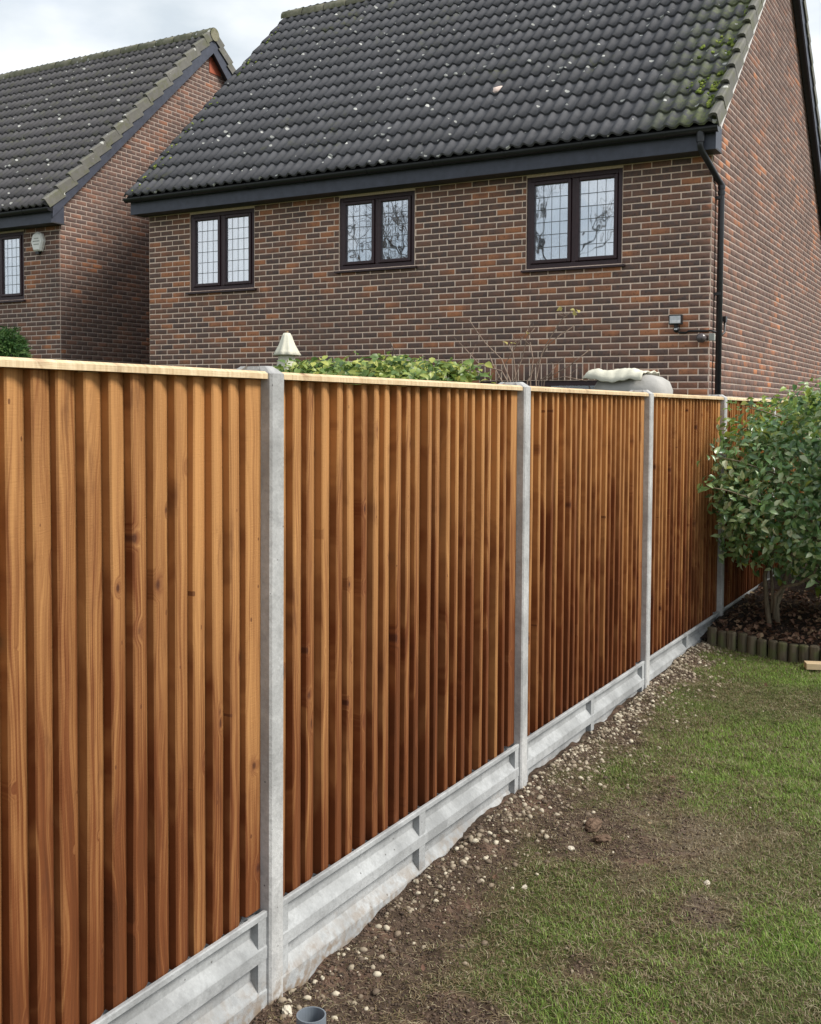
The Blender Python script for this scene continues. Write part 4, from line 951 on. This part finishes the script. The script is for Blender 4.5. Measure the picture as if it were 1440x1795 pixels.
# loose gravel along the foot of the fence
b = bmesh.new(); bmesh.ops.create_icosphere(b, subdivisions=1, radius=1)
for v in b.verts: v.co *= 1+random.uniform(-.18, .18)
pm = bpy.data.meshes.new('pebble'); b.to_mesh(pm); b.free()
def m_peb(name, stops):
    g = G(name, .8, .25); c = g.ramp(g.rnd(), stops); n = g.noise(g.pos(), 90, 4); g.col(g.mix(g.math('MULTIPLY', n, .5), c, g.mix(.6, c, (.08, .06, .045)))); g.bump(n, .5, .004); return g.m
PEBM = m_peb('gravel', [(0, (.10, .075, .055)), (.4, (.23, .18, .13)), (.75, (.36, .31, .23)), (1, (.60, .54, .42))])
CRUMB = m_peb('soil_crumb', [(0, (.030, .021, .016)), (.5, (.075, .05, .036)), (1, (.15, .10, .075))])
def scatter(n, f, s0, s1, sink, mt, name, label, cat):
    ms = []
    while len(ms) < n:
        q = f()
        if q is None: continue
        x, y = q; s = s0+(s1-s0)*random.random()**2.2
        ms.append((x, y, s))
    xs = np.array([m[0] for m in ms]); ys = np.array([m[1] for m in ms]); zs = gz(xs, ys)
    mats = [Matrix.Translation((x, y, z+s*sink)) @ Matrix.Rotation(random.uniform(0, 6), 4, 'Z') @ Matrix.Rotation(random.uniform(-.4, .4), 4, 'X') @ Matrix.Diagonal((s*1.25, s*.85, s*.62, 1)) for (x, y, s), z in zip(ms, zs)]
    tag(obj(name, join_inst(name, pm, mats, mt), None), label, cat, kind='stuff')
def f_gravel():
    y = random.uniform(2.3, 7.5); x = .012+abs(random.gauss(0, .10)) if random.random() < .8 else .03+random.random()*.35
    d = .12+.75*float(vnoise(y, .3, 1.7, 31))*(1 if y > 2.9 else .3)+.5*(y > 4.3)
    return (x, y) if random.random() < d else None
scatter(2700, f_gravel, .004, .0145, .15, PEBM, 'gravel', 'loose cream and brown gravel along the foot of the fence', 'gravel')
def f_crumb():
    y = random.uniform(2.1, 6.6); x = random.uniform(.008, 1.15)
    return (x, y) if random.random() < float(soil_mask(np.array(x), np.array(y)))**2.0 else None
scatter(14000, f_crumb, .0015, .0065, .2, CRUMB, 'soil_crumbs', 'dark crumbly soil scattered over the worn ground', 'soil')
def f_few():
    return (random.uniform(.1, 1.5), random.uniform(2.1, 6.6))
scatter(220, f_few, .003, .008, .6, PEBM, 'scattered_stones', 'small pale stones scattered over the thin turf', 'stones')
# dead leaves on the turf
ms = []
for _ in range(38):
    x, y = random.uniform(.1, 1.6), random.uniform(2.2, 6.8); ms.append(rmat((x, y, float(gz(np.array(x), np.array(y)))+.018), random.uniform(.25, .6), .4))
tag(obj('dead_leaves', join_inst('dead_leaves', dl, ms, DRY)), 'few curled brown leaves lying on the turf', 'leaves', kind='stuff')
# grass blades
NB = 620000
x = rng.uniform(.02, 2.3, NB); y = rng.uniform(1.5, 8.0, NB)
px_lim = 1.79-.151*y+.55
ok = (x < px_lim); x, y = x[ok], y[ok]
edge_y = A[1]+x*dirv[1]/dirv[0]-.02
sm = soil_mask(x, y); keep = (rng.random(len(x)) < np.clip(1.05-sm*.95, .22, 1)) & (y < edge_y); x, y, sm = x[keep], y[keep], sm[keep]
n = len(x); z = gz(x, y)-.004
lush = np.clip(.25+.85*sst(.28, .58, fbm(x, y, 1.3, 40)), 0, 1)*(1-sm*.8)*sst(.30, .85, x*.55+y*.10)
h = (.008+.013*rng.random(n)+.015*lush*rng.random(n))*(1-.35*sm); wd = .0008+.0008*rng.random(n)
thatch = rng.random(n) < .05+.5*sm; an = rng.uniform(0, 2*np.pi, n); ln = np.where(thatch, rng.uniform(2.2, 3.2, n), rng.uniform(.15, 1.25, n)); h = np.where(thatch, h*.75, h); z = np.where(thatch, z+.006, z); cx, sx = np.cos(an), np.sin(an)
hx, hy_ = -sx, cx
def vv(t, wf, side):
    f = ln*t*t; return np.stack([x+cx*h*f+side*wd*wf*hx, y+sx*h*f+side*wd*wf*hy_, z+h*t*(1-.28*ln*t)], -1)
V = np.stack([vv(0, 1, -1), vv(0, 1, 1), vv(.55, .8, 1), vv(.55, .8, -1), vv(1, 0, 0)], 1).reshape(-1, 3)
bI = (np.arange(n)*5)[:, None]
Ft = np.concatenate([bI+np.array([[0, 1, 2]]), bI+np.array([[0, 2, 3]]), bI+np.array([[3, 2, 4]])])
def m_grass():
    g = G('grass_blades', .55, .3); r = g.n('NewGeometry').outputs['Random Per Island']; d = g.n('Attribute', attribute_name='dry').outputs['Fac']; lu = g.n('Attribute', attribute_name='lush').outputs['Fac']
    gr = g.ramp(r, [(0, (.060, .085, .024)), (.5, (.12, .14, .045)), (1, (.20, .205, .085))]); lus = g.ramp(r, [(0, (.09, .17, .025)), (.6, (.20, .33, .050)), (1, (.34, .44, .10))])
    dry = g.ramp(r, [(0, (.12, .085, .045)), (.6, (.24, .185, .105)), (1, (.42, .37, .25))])
    c = g.mix(lu, gr, lus); c = g.mix(g.math('GREATER_THAN', d, g.math('FRACT', g.math('MULTIPLY', r, 7.31))), c, dry); g.col(c)
    t = g.t; o = [q for q in t.nodes if q.type == 'OUTPUT_MATERIAL'][0]; tb = g.n('BsdfTranslucent'); g.set(tb.inputs[0], c); ms_ = g.n('MixShader'); ms_.inputs[0].default_value = .25
    t.links.new(g.b.outputs[0], ms_.inputs[1]); t.links.new(tb.outputs[0], ms_.inputs[2]); t.links.new(ms_.outputs[0], o.inputs[0]); return g.m
gm = mesh('grass', V, Ft, m_grass())
dry = np.clip(.18+.55*sm+.75*blobs(PALE, x, y)+.35*(fbm(x, y, 2.6, 60)-.45)*2, 0, .95); dry = np.where(thatch, 1.01, dry)
for nm, arr in (('dry', dry), ('lush', lush)):
    a_ = gm.attributes.new(nm, 'FLOAT', 'POINT'); a_.data.foreach_set('value', np.repeat(arr, 5).astype(np.float32))
tag(obj('grass', gm), 'short patchy lawn grass, lush on the right and worn by the fence', 'grass', kind='stuff')

# ------------------------------------------------------------------ bare tree behind the photographer, mirrored in the windows
rt_ = random.Random(3); segs = []
def grow(p, d, L, r, lev):
    q = p; pts_ = [p]; k = 3
    for i in range(k):
        d = (d+Vector((rt_.gauss(0, .13), rt_.gauss(0, .13), rt_.gauss(.03, .08)))).normalized(); q = q+d*(L/k); pts_.append(q)
    segs.append((lev, pts_, [r*(1-.4*i/k) for i in range(k+1)]))
    if lev >= 5: return
    for _ in range(rt_.choice((2, 3, 3)) if lev else 5):
        ax = Vector((rt_.gauss(0, 1), rt_.gauss(0, 1), rt_.gauss(0, .4))); nd = (d+ax*.42).normalized(); s = pts_[rt_.choice((2, 3, 3))]
        grow(s, nd, L*rt_.uniform(.62, .82), r*.56, lev+1)
grow(Vector((0, 0, -.2)), Vector((0, 0, 1)), 3.6, .22, 0)
t1, t2 = MB(), MB()
for lev, P, R_ in segs: (t1 if lev < 2 else t2).tube(P, R_, 6 if lev < 2 else 4, caps=False)
trunk, crown = t1.me('trunk', BARKD, smooth=True, recalc=False), t2.me('branches', BARKD, recalc=False)
for x, y, rz, lb in ((-20.5, -12.5, 0, 'bare winter tree mirrored in the middle upstairs window'), (-13.6, -12.5, 2.1, 'bare winter tree mirrored in the left light of the rightmost window')):
    e = empty('bare_tree', (x, y, 0), lb, 'tree', 'bare trees behind the viewpoint')
    m = Matrix.Translation((x, y, 0)) @ Matrix.Rotation(rz, 4, 'Z'); obj('trunk', trunk, e, m); obj('branches', crown, e, m)
